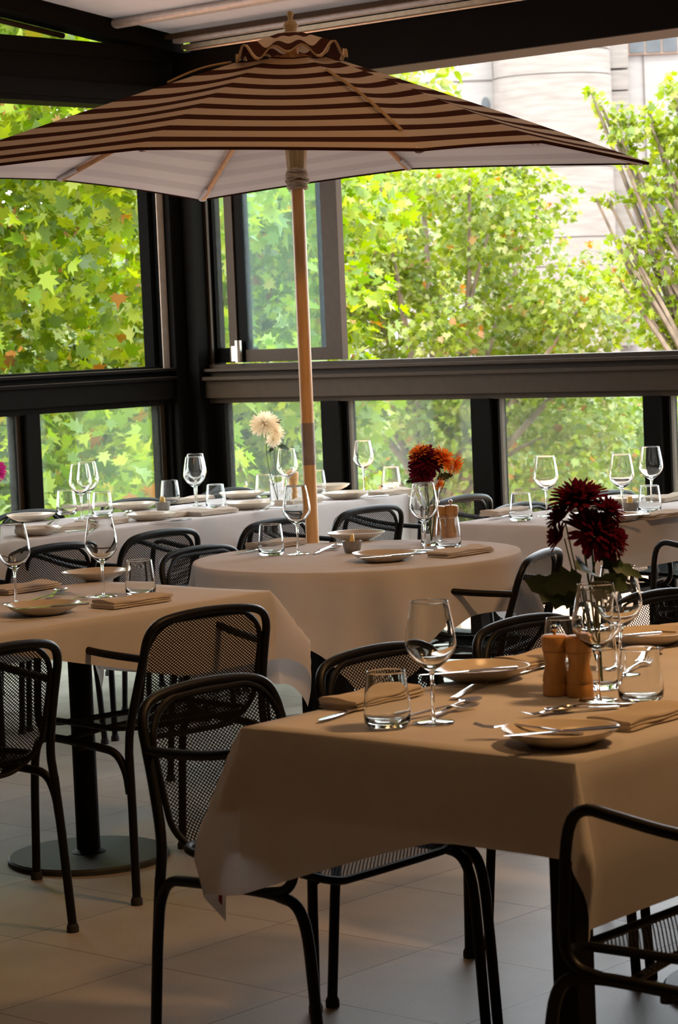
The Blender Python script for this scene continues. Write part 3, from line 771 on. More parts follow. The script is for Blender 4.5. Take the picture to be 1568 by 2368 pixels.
# ---- front table
tumbler(897, 1680, 'clear tumbler nearest the left corner of the front table')
wine(1003, 1671, 'tall wine glass standing at the left end of the front table')
napkin(862, 1622, 3, 'folded beige napkin behind the tumbler at the left end of the front table', 0)
cut('knife', 800, 1651, 192, 'knife lying beside the napkin at the left end of the front table')
cut('spoon', 1055, 1640, 12, 'spoon behind the stem of the front wine glass, bowl to the right')
cut('fork', 1010, 1650, -12, 'fork lying under the front wine glass, tines towards the left edge')
plate(1110, 1570, 'stoneware side plate behind the front wine glass', 60)
cut('knife', 1085, 1557, 145, 'butter knife across the plate behind the front wine glass', .029)
cut('fork', 1085, 1600, 20, 'fork in front of the plate behind the front wine glass')
napkin(1250, 1532, 0, 'folded napkin left of the two wooden mills on the front table', 1)
cut('knife', 1230, 1552, 185, 'knife beside the napkin left of the wooden mills')
tumbler(1305, 1540, 'tumbler half hidden behind the wooden mills on the front table')
mill(1287, 1606, 'wooden pepper mill on the front table, left of the pair')
mill(1342, 1609, 'wooden pepper mill on the front table, right of the pair')
wine(1385, 1619, 'wine glass in front of the dark red flowers vase')
wine(1437, 1562, 'wine glass right behind the dark red flowers vase')
tumbler(1483, 1622, 'clear tumbler right of the dark red flowers on the front table')
plate(1500, 1487, 'stoneware plate at the right edge behind the front tumbler', 20)
cut('knife', 1432, 1476, 150, 'knife resting on the plate at the right edge of the front table', .029)
napkin(1590, 1462, 0, 'folded napkin beyond the plate at the right photo edge', 2)
plate(1295, 1719, 'stoneware side plate at the near right corner of the front table', 95)
cut('knife', 1300, 1697, 145, 'butter knife across the nearest plate', .030)
cut('fork', 1222, 1692, 118, 'fork leaning under the knife on the nearest plate', .012, -4)
cut('fork', 1320, 1648, 150, 'fork lying behind the nearest plate')
cut('spoon', 1365, 1640, 155, 'spoon lying behind the nearest plate beside the fork')
napkin(1480, 1668, 2, 'folded napkin right of the nearest plate', 3)
cut('spoon', 1500, 1520, 20, 'spoon beside the tumbler at the right of the front table')
cut('fork', 1470, 1548, 10, 'fork near the tumbler at the right of the front table')
# ---- left table
wine(38, 1396, 'wine glass on the left table nearest the left photo edge')
wine(240, 1379, 'wine glass on the left table in front of the plate')
tumbler(326, 1378, 'tumbler at the right end of the left table')
plate(222, 1340, 'stoneware plate at the far side of the left table', 30)
plate(100, 1419, 'stoneware plate at the near edge of the left table', 95)
cut('knife', 118, 1406, 150, 'knife across the near plate of the left table', .029)
napkin(305, 1398, -2, 'folded napkin at the near right of the left table', 1)
napkin(55, 1366, 3, 'folded napkin at the far left of the left table', 2)
cut('spoon', 130, 1375, 35, 'spoon between the two wine glasses of the left table')
cut('fork', 175, 1392, 20, 'fork between the plate and napkin of the left table')
cut('fork', 110, 1385, 10, 'fork behind the near plate of the left table')
# ---- round table
tumbler(628, 1284, 'tumbler at the left of the round table')
wine(690, 1281, 'wine glass at the left of the round table in front of the umbrella pole')
napkin(640, 1264, 2, 'folded napkin behind the glasses at the left of the round table', 0)
cut('knife', 590, 1275, 185, 'knife beside the napkin at the left of the round table')
plate(825, 1248, 'plate at the far side of the round table', 40)
cut('fork', 765, 1268, 20, 'fork left of the butter pot on the round table')
cut('spoon', 755, 1275, 15, 'spoon left of the butter pot on the round table')
pot(815, 1278, 'small grey butter pot in the middle of the round table', 'yellow butter stick in the pot on the round table', 2.2)
plate(888, 1297, 'plate at the near edge of the round table', 95)
cut('knife', 905, 1288, 150, 'knife across the near plate of the round table', .029)
napkin(1065, 1282, -2, 'folded napkin at the near right of the round table', 2)
wine(984, 1277, 'wine glass in front of the orange and burgundy flowers')
tumbler(1037, 1268, 'tumbler in front of the mills on the round table')
mill(1015, 1250, 'wooden mill behind the wine glass on the round table')
mill(1045, 1248, 'wooden mill behind the tumbler on the round table')
cut('fork', 985, 1285, 160, 'fork right of the near plate on the round table')
cut('spoon', 975, 1279, 160, 'spoon at the foot of the right wine glass on the round table')
# ---- far table
wine(190, 1199, 'front one of two overlapping wine glasses at the left of the far table')
wine(207, 1192, 'rear one of two overlapping wine glasses at the left of the far table')
wine(453, 1180, 'front wine glass before the dark corner post on the far table')
wine(456, 1170, 'rear wine glass before the dark corner post on the far table')
wine(667, 1157, 'wine glass behind the umbrella pole beside the white flowers')
wine(843, 1134, 'wine glass at the right end of the far table')
for px, py, l in ((155, 1190, 'tumbler left of the overlapping wine glasses on the far table'), (238, 1195, 'tumbler right of the overlapping wine glasses on the far table'),
                  (394, 1165, 'tumbler beside the corner post and far butter pot'), (500, 1176, 'tumbler right of the corner post wine glasses'),
                  (612, 1150, 'tumbler left of the white flowers vase'), (733, 1140, 'tumbler right of the umbrella pole on the far table'), (905, 1132, 'tumbler at the right end of the far table')):
    tumbler(px, py, l)
pot(377, 1182, 'butter pot on the far table left of the corner post', 'yellow butter wedge on the far table left of the corner post', .4)
for px, py, l in ((72, 1204, 'plate at the far left in front of the window chair rim'), (310, 1178, 'plate on the far table behind the left butter pot'), (348, 1202, 'plate at the near edge of the far table below the butter'),
                  (85, 1236, 'plate at the near edge of the far table at the left'), (578, 1176, 'plate at the near edge of the far table below the white flowers'), (560, 1152, 'plate on the window side of the far table left of the white flowers'),
                  (760, 1134, 'plate on the window side right of the umbrella pole'), (800, 1152, 'plate at the near edge of the far table right of the umbrella pole')):
    plate(px, py, l, rng.uniform(0, 360))
for i, (px, py, l) in enumerate(((160, 1225, 'napkin at the near edge of the far table beside the left plate'), (235, 1213, 'napkin on the far table below the overlapping wine glasses'), (490, 1188, 'napkin at the near edge below the corner post wine glasses'),
                  (420, 1192, 'napkin left of the corner post wine glasses on the far table'), (690, 1165, 'napkin beside the umbrella pole on the far table'), (905, 1142, 'napkin at the right end of the far table'), (440, 1160, 'napkin on the window side before the corner post'), (200, 1178, 'napkin on the window side behind the overlapping wine glasses'))):
    napkin(px, py, rng.uniform(-6, 6), l, i % 3)
for px, py, a, k, l in ((295, 1190, 40, 'spoon', 'spoon left of the butter pot on the far table'), (250, 1205, 20, 'fork', 'fork beside the right tumbler on the far table'), (395, 1208, 170, 'knife', 'knife beside the near plate below the butter'),
                        (640, 1180, 160, 'fork', 'fork right of the plate below the white flowers'), (780, 1147, 30, 'spoon', 'spoon right of the umbrella pole on the far table'), (150, 1232, 160, 'knife', 'knife right of the left plate on the far table'),
                        (120, 1212, 35, 'fork', 'fork at the left end of the far table'), (850, 1152, 160, 'knife', 'knife at the right end of the far table')):
    cut(k, px, py, a, l)
mill(679, 1153, 'wooden mill behind the umbrella pole on the far table')
# ---- right table
wine(1265, 1193, 'wine glass at the left of the right-hand table')
wine(1440, 1190, 'wine glass beside the butter pot on the right-hand table')
wine(1508, 1166, 'wine glass before the window post at the right edge')
tumbler(1205, 1204, 'tumbler at the left end of the right-hand table')
tumbler(1503, 1186, 'tumbler right of the butter pot on the right-hand table')
pot(1457, 1186, 'butter pot on the right-hand table', 'yellow butter in the pot on the right-hand table', 1.2)
plate(1420, 1206, 'plate at the near edge of the right-hand table', 95)
plate(1350, 1178, 'plate behind the dark red flowers on the right-hand table', 10)
plate(1432, 1165, 'plate on the window side of the right-hand table', 10)
cut('knife', 1440, 1196, 150, 'knife across the near plate of the right-hand table', .029)
napkin(1528, 1196, -2, 'folded napkin at the near edge of the right-hand table', 0)
napkin(1170, 1189, 2, 'folded napkin at the left end of the right-hand table', 1)
napkin(1548, 1156, 2, 'folded napkin at the far right edge of the right-hand table', 2)
cut('knife', 1160, 1198, 190, 'knife at the left end of the right-hand table')
cut('spoon', 1330, 1196, 20, 'spoon behind the dark red flowers on the right-hand table')
cut('fork', 1300, 1190, 30, 'fork behind the dark red flowers on the right-hand table')

# ------------------------------------------------------------------ flowers
def bloom(mb, c, R, n=70, ax=(0, 0, 1), w=.22, seed=0, spread=1.75, inner=.25):
    r_ = random.Random(seed); ax = Vector(ax).normalized()
    q = Vector((0, 0, 1)).rotation_difference(ax); c = Vector(c)
    for i in range(n):
        t = (i+.5)/n; th = spread*math.sqrt(t)+r_.uniform(-.08, .08); ph = i*2.399963+r_.uniform(-.15, .15)
        d = Vector((math.sin(th)*math.cos(ph), math.sin(th)*math.sin(ph), math.cos(th)))
        side = Vector((-math.sin(ph), math.cos(ph), 0)); Ln = R*(.72+.28*math.sin(min(th, 1.57)))*r_.uniform(.88, 1.08); W = R*w*r_.uniform(.8, 1.1)
        nrm = d.cross(side)
        base = d*R*inner*.4; v = []
        for k, (s_, ww, up) in enumerate(((0, .35, 0), (.35, .85, .05), (.7, 1, .04), (.9, .6, -.03))):
            p = base+d*Ln*s_+nrm*Ln*up
            v += [c+q @ (p-side*W*ww/2+nrm*(-.03*R)), c+q @ (p+nrm*.02*R), c+q @ (p+side*W*ww/2+nrm*(-.03*R))]
        v.append(c+q @ (base+d*Ln-nrm*Ln*.06))
        f = []
        for k in range(3): f += [(k*3, k*3+1, k*3+4, k*3+3), (k*3+1, k*3+2, k*3+5, k*3+4)]
        f += [(9, 10, 12), (10, 11, 12)]; mb.add(v, f)
def leafshape(mb, c, d, up, Ln, W, lob=3, curl=.25):
    d = Vector(d).normalized(); s = d.cross(Vector(up)).normalized(); n = s.cross(d); c = Vector(c)
    prof = [(0, .04), (.06, .22), (.16, .62), (.22, .40), (.36, .95), (.46, .60), (.60, .86), (.70, .48), (.82, .50), (.92, .20), (1, 0)]
    v = []; f = []
    for t, w in prof:
        m = c+d*Ln*t-n*Ln*curl*t*t
        v += [m-s*W/2*w+n*W*.12*w, m, m+s*W/2*w+n*W*.12*w]
    for k in range(len(prof)-1):
        f += [(k*3, k*3+1, k*3+4, k*3+3), (k*3+1, k*3+2, k*3+5, k*3+4)]
    mb.add(v, f)
def P3(px, py, ref): # a point at the same distance from the camera as ref
    d = ray(px, py); t = ((np.array(ref)-EYE) @ FW); return Vector(EYE+d*t)
LUP = (-math.cos(AZ)*.8, -math.sin(AZ)*.8, .45)
def flower(name, base, heads, mat, label, group, stem_r=.0022, leaves=(), bend=None, cat='flower'):
    root = empty(name, base); B = Vector(base); tag(root, label, cat, group)
    first = True
    for (h, R, n, ax, w, sp) in heads:
        h = Vector(h)-B
        b = MB(); st = (0, 0, .012) if first else tuple(Vector(heads[0][0])*0)
        start = Vector((0, 0, .012)) if first else (Vector(heads[0][0])-B)*.55
        mid = start.lerp(h, .5)+Vector(bend or (0, 0, 0))
        b.tube([start, mid, h-Vector(ax).normalized()*R*.15], stem_r if first else stem_r*.75, 6, smooth=2); b.build('stem', M['stem'], root)
        b = MB(); bloom(b, h, R, n, ax, w, rng.randint(0, 9999), sp); b.build('bloom', M[mat], root, False)
        first = False
    for (p, d, Ln, W) in leaves:
        b = MB(); leafshape(b, Vector(p)-B, d, LUP, Ln, W); b.build('leaf', M['flowerleaf'], root, True, None)
# dark red flowers on the front table
vb = T(1393, 1592); place('vase', mk_vase, vb, 0, 'clear glass vase holding the dark red flowers on the front table', 'vase')
ref = (vb[0], vb[1], .95)
def F(px, py): return P3(px, py, ref)
rt, up_ = Vector(RT), Vector(UP)
toc = -Vector(FW)
flower('chrysanthemum', vb, [(F(1338, 1168), .064, 90, (0, 0, 1), .24, 1.65), (F(1402, 1184), .038, 60, (.5, -.3, .8), .25, 1.7)], 'burgundy', 'dark red chrysanthemum standing tallest in the front table vase', 'dark red chrysanthemums',
       leaves=[(F(1335, 1395), -rt*.8+up_*.45+toc*.2, .115, .085), (F(1345, 1330), -rt*.9-up_*.3+toc*.3, .09, .07)])
flower('chrysanthemum', vb, [(F(1372, 1240), .062, 90, toc*.5+up_*.6+rt*.4, .24, 1.75), (F(1408, 1250), .044, 60, rt*.9+up_*.2+toc*.3, .24, 1.6)], 'burgundy', 'dark red chrysanthemum at the middle of the front table vase', 'dark red chrysanthemums',
       leaves=[(F(1385, 1275), rt*.75-up_*.75+toc*.1, .085, .045), (F(1395, 1300), rt*.9-up_*.25, .09, .035)])
flower('chrysanthemum', vb, [(F(1302, 1200), .038, 55, -rt*.7+up_*.7, .26, 1.5)], 'burgundy', 'small dark red chrysanthemum leaning left below the tallest one', 'dark red chrysanthemums', .0014,
       leaves=[(F(1375, 1385), rt*.35+up_*.6+toc*.5, .07, .06)])
flower('chrysanthemum', vb, [(F(1300, 1243), .036, 45, -rt*.8+up_*.35+toc*.2, .26, 1.25)], 'burgundy', 'small dark red chrysanthemum lowest at the left of the front table vase', 'dark red chrysanthemums', .0014,
       leaves=[(F(1362, 1320), up_*.2-rt*.2+toc*.8, .08, .075), (F(1395, 1352), rt*.5+toc*.6, .06, .05)])
# round table bouquet
vb = T(998, 1262); place('vase', mk_vase, vb, 1, 'clear glass vase holding orange and burgundy flowers on the round table', 'vase')
ref = (vb[0], vb[1], .95)
flower('chrysanthemum', vb, [(F(985, 1067), .058, 130, toc*.7+up_*.6, .2, 2.1), (F(975, 1095), .045, 80, toc*.8-up_*.2, .2, 1.9)], 'burgundy', 'burgundy chrysanthemum in the round table vase', 'round table bouquet',
       leaves=[(F(985, 1112), -rt+up_*.05, .07, .03)])
flower('chrysanthemum', vb, [(F(1022, 1065), .052, 90, up_*.6+rt*.5, .2, 1.9), (F(1050, 1072), .038, 40, rt*.9-up_*.2+toc*.2, .22, 1.5)], 'orange', 'orange chrysanthemum on the right of the round table vase', 'round table bouquet',
       leaves=[(F(1010, 1108), rt*.8+up_*.3, .06, .035)])
flower('chrysanthemum', vb, [(F(972, 1052), .045, 70, up_*.8-rt*.5, .2, 1.8)], 'orange', 'orange chrysanthemum behind the burgundy one on the round table', 'round table bouquet', .0016)
flower('chrysanthemum', vb, [(F(1012, 1118), .026, 30, rt*.6-up_*.3+toc*.4, .25, 1.4)], 'orange', 'small orange flower lowest in the round table vase', 'round table bouquet', .0014)
# white flowers on the far table
vb = T(643, 1166); place('bud', mk_bud, vb, 1, 'plain glass vase with the white flowers on the far table', 'vase')
ref = (vb[0], vb[1], .95)
flower('chrysanthemum', vb, [(F(613, 982), .064, 190, up_*.8-rt*.1+toc*.5, .15, 2.0), (F(640, 1000), .038, 70, rt*.5+up_*.5+toc*.4, .16, 1.9)], 'cream', 'large cream chrysanthemum left of the umbrella pole', 'cream chrysanthemums',
       leaves=[(F(640, 1025), -rt*.7-up_*.7, .055, .03), (F(640, 1030), rt*.9-up_*.2, .06, .03), (F(636, 985), up_*.7+rt*.6, .04, .02)], bend=tuple(-rt*.02))
flower('chrysanthemum', vb, [(F(632, 1018), .036, 60, up_*.3+toc*.6, .18, 1.9)], 'cream', 'small cream chrysanthemum below the large one', 'cream chrysanthemums', .0015)
# flower at the left edge
vb = T(-40, 1215); place('bud', mk_bud, vb, 2, 'glass vase past the left photo edge on the far table', 'vase')
ref = (vb[0], vb[1], .95)
flower('chrysanthemum', vb, [(F(-12, 1088), .048, 110, up_*.4+toc*.6, .18, 2.0)], 'magenta', 'magenta flower at the left photo edge', 'left edge flower', .0018)

# ------------------------------------------------------------------ umbrella
UX, UY = 6.615, 5.975
root = empty('striped_umbrella', (UX, UY, 0)); tag(root, 'square brown and beige striped umbrella on a wooden pole', 'umbrella')
U = Vector((UX, UY, 0))
ZR = 2.066
cor = [Vector(onz(x, y, ZR))-U for x, y in ((974, 345), (1496, 376), (465, 460))]
cc_ = (cor[0]+cor[2])/2; cc_.z = 0
F2, R2, B2 = [c-cc_ for c in cor]; L1 = F2+B2-R2
_d = ray(-245, 410); _t = float(np.dot(np.array(L1+U+Vector((cc_.x, cc_.y, 0)))-EYE, FW)); L1 = Vector(EYE+_t*_d)-U-Vector((cc_.x, cc_.y, 0))
C4 = [F2, R2, B2, L1]
ZAP = 2.545; ZMS = (.052, .055, .04, .055); S0 = .13
def canopy_pt(e, t, s, dz=0):
    """edge e, t along the edge 0..1, s from apex 0 to rim 1"""
    a, b = C4[e], C4[(e+1) % 4]; m = (a+b)/2; m = Vector((m.x, m.y, m.z+ZMS[e]))
    if t < .5: p, q, u = Vector(a), m, t*2
    else: p, q, u = m, Vector(b), t*2-1
    rim = p.lerp(q, u); sag = math.sin(PI*u)
    inset = .014*sag
    rim = Vector((rim.x*(1-inset), rim.y*(1-inset), rim.z+.004*sag))
    ap = Vector((0, 0, ZAP))
    v = ap.lerp(rim, s); v.z += .007*math.sin(PI*s)*(1-.9*sag)+.0-.006*sag*math.sin(PI*s)
    v.z += dz; return v
def canopy(name, mat, dz, s0=S0):
    v, f, at = [], [], []; NS, NT = 26, 16
    for e in range(4):
        o = len(v)
        for i in range(NS+1):
            s_ = s0+(1-s0)*i/NS
            for k in range(NT+1):
                v.append(canopy_pt(e, k/NT, s_, dz)); at.append(s_)
        for i in range(NS):
            for k in range(NT):
                f.append((o+i*(NT+1)+k, o+(i+1)*(NT+1)+k, o+(i+1)*(NT+1)+k+1, o+i*(NT+1)+k+1))
    b = MB(); b.add(v, f); o = b.build(name, M[mat], root, True, 12)
    a = o.data.attributes.new('stripe', 'FLOAT', 'POINT'); a.data.foreach_set('value', at); return o
canopy('canopy', 'canopy', 0)
canopy('lining', 'lining', -.007)
b = MB(); b.tube([canopy_pt(e, k/16, 1.0, -.004) for e in range(4) for k in range(16)], .006, 6, closed=True); b.build('hem', M['hem'], root)
# ruffled vent cap
v, f, at = [], [], []
NA = 96; NR = 8
for i in range(NR+1):
    q = i/NR
    for k in range(NA):
        a = 2*PI*k/NA; 
        rad = .03+.165*q*(1+.12*abs(math.cos(2*a+.3)))
        z = ZAP+.045-.085*q**1.3+.020*q*q*math.sin(11*a+.5)+.012*q*q*math.sin(7*a)
        v.append((rad*math.cos(a), rad*math.sin(a), z)); at.append(.075+.18*q)
for i in range(NR):
    for k in range(NA): f.append((i*NA+k, (i+1)*NA+k, (i+1)*NA+(k+1) % NA, i*NA+(k+1) % NA))
b = MB(); b.add(v, f); o = b.build('vent_cap', M['canopy'], root, True, None)
a_ = o.data.attributes.new('stripe', 'FLOAT', 'POINT'); a_.data.foreach_set('value', at)
b = MB(); b.tube([v[NR*NA+k] for k in range(NA)], .0035, 6, closed=True); b.build('vent_binding', M['strap'], root)
b = MB(); b.lathe([(.0001, ZAP+.035), (.012, ZAP+.035), (.018, ZAP+.045), (.026, ZAP+.058), (.028, ZAP+.070), (.020, ZAP+.082), (.009, ZAP+.088), (.008, ZAP+.098), (.012, ZAP+.106), (.011, ZAP+.118), (.0001, ZAP+.122)], 20); b.build('finial', M['wood_hub'], root)
for e, s0_, s1_, lf in ((0, .30, .86, .010), (3, .15, .31, .012)):
    b = MB(); b.tube([canopy_pt(e, 0, s0_+(s1_-s0_)*k/8, .006+lf*math.sin(PI*k/8)) for k in range(9)], .008, 6, flat=.5); b.build('strap', M['strap'], root)
# pole, sleeve, hub, ribs, rope
b = MB(); b.tube([(0, 0, .02), (0, 0, ZAP+.03)], .0245, 20); b.build('pole', M['wood_pole'], root)
zs = [float(onax(697, y, 0, UX)[2]) for y in (1075, 978)]
b = MB(); b.tube([(0, 0, zs[0]), (0, 0, zs[1])], .0252, 20); b.build('sleeve', M['sleeve'], root)
b = MB(); b.lathe([(.0001, 0), (.22, 0), (.22, .05), (.04, .07), (.04, .22), (.0001, .22)], 32); b.build('base', M['disc'], root, True, 30)
zh = float(onax(675, 388, 0, UX)[2]); zh1 = float(onax(675, 335, 0, UX)[2])
b = MB(); b.lathe([(.0252, zh-.01), (.034, zh-.01), (.036, zh+.01), (.040, zh1-.01), (.052, zh1), (.052, zh1+.03), (.0252, zh1+.03)], 8); b.build('hub', M['wood_hub'], root, True, 20)
for e in range(4):
    for t in (0, .5):
        p0 = canopy_pt(e, t, .03, -.03); p1 = canopy_pt(e, t, .97, -.018); mid = canopy_pt(e, t, .5, -.028)
        b = MB(); b.tube([p0, mid, p1], .0095, 8, smooth=1); rib = b.build('rib', M['wood_rib'], root)
        d = Vector((mid.x, mid.y, 0)).normalized()
        b = MB(); b.tube([(d.x*.045, d.y*.045, zh1+.012), tuple(canopy_pt(e, t, .46, -.04))], .0085, 8); b.build('strut', M['wood_rib'], rib)
        b = MB(); b.tube([canopy_pt(e, t, .90, -.018), canopy_pt(e, t, .985, -.012)], .017, 8, flat=.6); b.build('rib_pocket', M['lining'], rib)
rp = []
for k in range(260):
    a = k*.40; q = k/260; rad = .031+.007*math.sin(q*PI*5)**2+.004*math.sin(k*1.3)
    rp.append((rad*math.cos(a), rad*math.sin(a), zh-.012-.062*(.5-.5*math.cos(q*PI*5))-.007*math.sin(a+q*9)))
b = MB(); b.tube(rp, .0048, 5); b.build('rope', M['rope'], root)

# ------------------------------------------------------------------ outside: ground, building, trees
def _pt(px, py, t): return Vector(dist(px, py, t))
GZ = -4.2
b = MB(); b.box((9.3, -40, GZ-.2), (140, 120, GZ)); b.box((-30, 9.3, GZ-.2), (9.3, 120, GZ)); o = struct('ground', b, M['terracotta'])
# planted beds
NPR = np.random.RandomState(5)
LOBES = [(0, .0), (.20, .05), (.42, .30), (.52, .10), (.36, .40), (.98, .52)]
def leaf_outline(kind):
    if kind == 'plane':
        h = [(0, 0), (.10, -.04), (.34, -.02), (.22, .14), (.55, .30), (.30, .36), (.40, .62), (.14, .56), (0, 1.0)]
    else:
        h = [(0, 0), (.30, .12), (.36, .38), (.22, .60), (0, 1.0)]
    pts = h+[(-x, y) for x, y in h[-2:0:-1]]
    return np.array([(x, y, 0.) for x, y in pts])
def foliage(name, mat, parent, centers, radii, n, size, kind, droop=.35, orient=None, seed=1, origin=(0, 0, 0)):
    R = np.random.RandomState(seed); ol = leaf_outline(kind); K = len(ol)
    w = np.array(radii)**2; w = w/w.sum(); idx = R.choice(len(centers), n, p=w)
    C = np.array(centers)[idx]; rd = np.array(radii)[idx]
    d = R.normal(size=(n, 3)); d /= np.linalg.norm(d, axis=1)[:, None]
    rr = rd*(R.uniform(.25, 1, n)**.5)
    pos = C+d*rr[:, None]*np.array([1, 1, .8])
    # leaf frame: normal mostly upwards and outwards, tip hanging outwards/down
    nrm = d*.5+np.array([0, 0, .7])+R.normal(scale=.72, size=(n, 3))+(np.array(orient) if orient is not None else 0)
    nrm /= np.linalg.norm(nrm, axis=1)[:, None]
    tip = d*np.array([1, 1, 0])+R.normal(scale=.6, size=(n, 3))+np.array([0, 0, -droop])
    tip -= nrm*np.sum(tip*nrm, 1)[:, None]; tip /= np.linalg.norm(tip, axis=1)[:, None]
    sd = np.cross(tip, nrm); s = size*R.uniform(.6, 1.25, n)
    curl = R.uniform(-.25, .12, n)
    V = pos[:, None, :]+(sd[:, None, :]*ol[None, :, 0:1]+tip[:, None, :]*ol[None, :, 1:2])*s[:, None, None]
    V += nrm[:, None, :]*((ol[None, :, 1:2]**2)*curl[:, None, None]+np.abs(ol[None, :, 0:1])*.34)*s[:, None, None]
    V = V.reshape(-1, 3)-np.array(origin)
    me = bpy.data.meshes.new(name); me.vertices.add(len(V)); me.vertices.foreach_set('co', V.ravel().astype(np.float32))
    me.loops.add(n*K); me.loops.foreach_set('vertex_index', np.arange(n*K, dtype=np.int32)); me.polygons.add(n)
    me.polygons.foreach_set('loop_start', np.arange(0, n*K, K, dtype=np.int32))
    me.polygons.foreach_set('loop_total', np.full(n, K, dtype=np.int32))
    me.materials.append(M[mat]); me.update(calc_edges=True); me.validate()
    o = bpy.data.objects.new(name, me); col.objects.link(o); o.parent = parent; return o
def tree(name, base, clumps, n, size, kind, mat, label, seed, trunk=.14, group=None, branches=True, droop=.35):
    r_ = random.Random(seed)
    root = empty(name, base); B = Vector(base); tag(root, label, 'tree', group)
    top = sum((Vector(c[:3]) for c in clumps), Vector())/len(clumps)
    b = MB(); fork = B.lerp(Vector((B.x, B.y, top.z)), .62)
    b.tube([Vector((0, 0, 0)), (fork-B)*.5+Vector((.1, -.05, 0)), fork-B], [trunk, trunk*.8, trunk*.6], 10, smooth=1); b.build('trunk', M['bark'], root)
    if branches:
        b = MB()
        for c in clumps[::max(1, len(clumps)//26)]:
            p = Vector(c[:3])-B; m = (fork-B).lerp(p, .5)+Vector((r_.uniform(-.2, .2), r_.uniform(-.2, .2), r_.uniform(.0, .3)))
            b.tube([fork-B, m, p], [trunk*.35, trunk*.18, .012], 6, smooth=2)
        b.build('branches', M['bark'], root)
    foliage('crown', mat, root, [c[:3] for c in clumps], [c[3] for c in clumps], n, size, kind, droop, None, seed, base)
def cl(spec, seed, jit=.25):
    """clumps along a list of (px, py, distance, radius in m)"""
    r_ = random.Random(seed); out = []
    for px, py, t, rad in spec:
        p = _pt(px, py, t); out.append((p.x+r_.uniform(-jit, jit), p.y+r_.uniform(-jit, jit), p.z+r_.uniform(-jit, jit)*.5, rad))
    return out
def blob(px0, px1, py0, py1, t0, t1, n, r0, r1, seed, keep=None):
    r_ = random.Random(seed); o = []
    while len(o) < n:
        x, y, t = r_.uniform(px0, px1), r_.uniform(py0, py1), r_.uniform(t0, t1)
        if keep and not keep(x, y): continue
        o.append((x, y, t, r_.uniform(r0, r1)))
    return o
def base_under(px, t): p = _pt(px, 764, t); return (p.x, p.y, GZ)
# near plane tree outside the left windows
sp = blob(-700, 430, -320, 1420, 13.5, 17.5, 120, .38, .62, 11)
tree('plane_tree', base_under(-480, 15.8), cl(sp, 1), 30000, .118, 'plane', 'leaf_near', 'large-leaved plane tree filling the left-hand windows', 21, .13, branches=False)
sp = blob(380, 780, 380, 1330, 17.5, 20.5, 46, .35, .55, 12)
tree('plane_tree', base_under(560, 19), cl(sp, 2), 10000, .12, 'plane', 'leaf_near', 'plane tree outside the corner, seen behind the sliding sash', 22, .09, branches=False)
# mid tree in front of the building
def k2(x, y): 
    lim = 330 if x < 1150 else 330+(x-1150)*1.15
    return y > lim
sp = blob(660, 1420, 320, 1150, 24.5, 28, 130, .30, .52, 13, k2)
tree('street_tree', base_under(1000, 26), cl(sp, 3), 26000, .095, 'plane', 'leaf_mid', 'bushy green street tree right of the umbrella pole, before the pale building', 23, .18)
def k3(x, y): return True
sp = [(1560, 210, 21.5, .22), (1500, 290, 21.5, .25), (1440, 262, 21.4, .14), (1395, 240, 21.4, .10), (1365, 212, 21.4, .07), (1420, 290, 21.4, .12), (1560, 320, 21.6, .34), (1490, 370, 21.4, .22), (1420, 320, 21.4, .14),
      (1555, 420, 21.6, .3), (1440, 385, 21.2, .1), (1480, 440, 21.4, .2), (1400, 465, 21.4, .09), (1440, 470, 21.4, .1), (1375, 455, 21.4, .06), (1560, 520, 21.6, .3), (1500, 545, 21.5, .2), (1450, 560, 21.4, .12), (1450, 600, 21.4, .14), (1540, 620, 21.6, .28), (1480, 660, 21.5, .2),
      (1560, 720, 21.8, .3), (1530, 780, 21.8, .25), (1620, 300, 21.8, .5), (1640, 520, 22, .6), (1640, 740, 22, .6), (1700, 400, 22, .7), (1560, 175, 21.6, .08), (1510, 250, 21.5, .1), (1420, 560, 21.4, .08), (1470, 700, 21.5, .18), (1420, 640, 21.4, .1), (1760, 600, 22, .7), (1620, 900, 22, .6), (1700, 1050, 22, .6)]
sp = [(x, y, t, r*(.78 if 1430 < x < 1600 else 1)) for x, y, t, r in sp]
tree('street_tree', base_under(1720, 22), cl(sp, 4, .05), 7000, .085, 'plane', 'leaf_far', 'street tree with open branches at the right edge before the building', 24, .15)
sp = blob(780, 1650, 930, 1230, 30, 36, 80, .45, .7, 14)
tree('garden_tree', base_under(1150, 33), cl(sp, 5), 14000, .13, 'oval', 'leaf_low', 'low dense shrub tree seen through the lower right-hand panes', 25, .15)
sp = blob(-300, 330, 700, 1300, 21.5, 23.3, 70, .55, .9, 15)
tree('garden_tree', base_under(150, 22.5), cl(sp, 6), 14000, .15, 'oval', 'leaf_low', 'dense tree behind the large-leaved plane tree', 26, .2)
sp = blob(300, 1000, 150, 700, 36, 42, 70, .8, 1.2, 16)
tree('garden_tree', base_under(650, 39), cl(sp, 7), 9000, .22, 'oval', 'leaf_mid', 'distant tree crown seen through the sliding sash', 27, .25)
sp = blob(-900, 420, -500, 700, 27, 32, 100, .7, 1.1, 17)
tree('garden_tree', base_under(-250, 30), cl(sp, 8), 9000, .17, 'oval', 'leaf_mid', 'tall tree rising behind the upper left window', 28, .25)

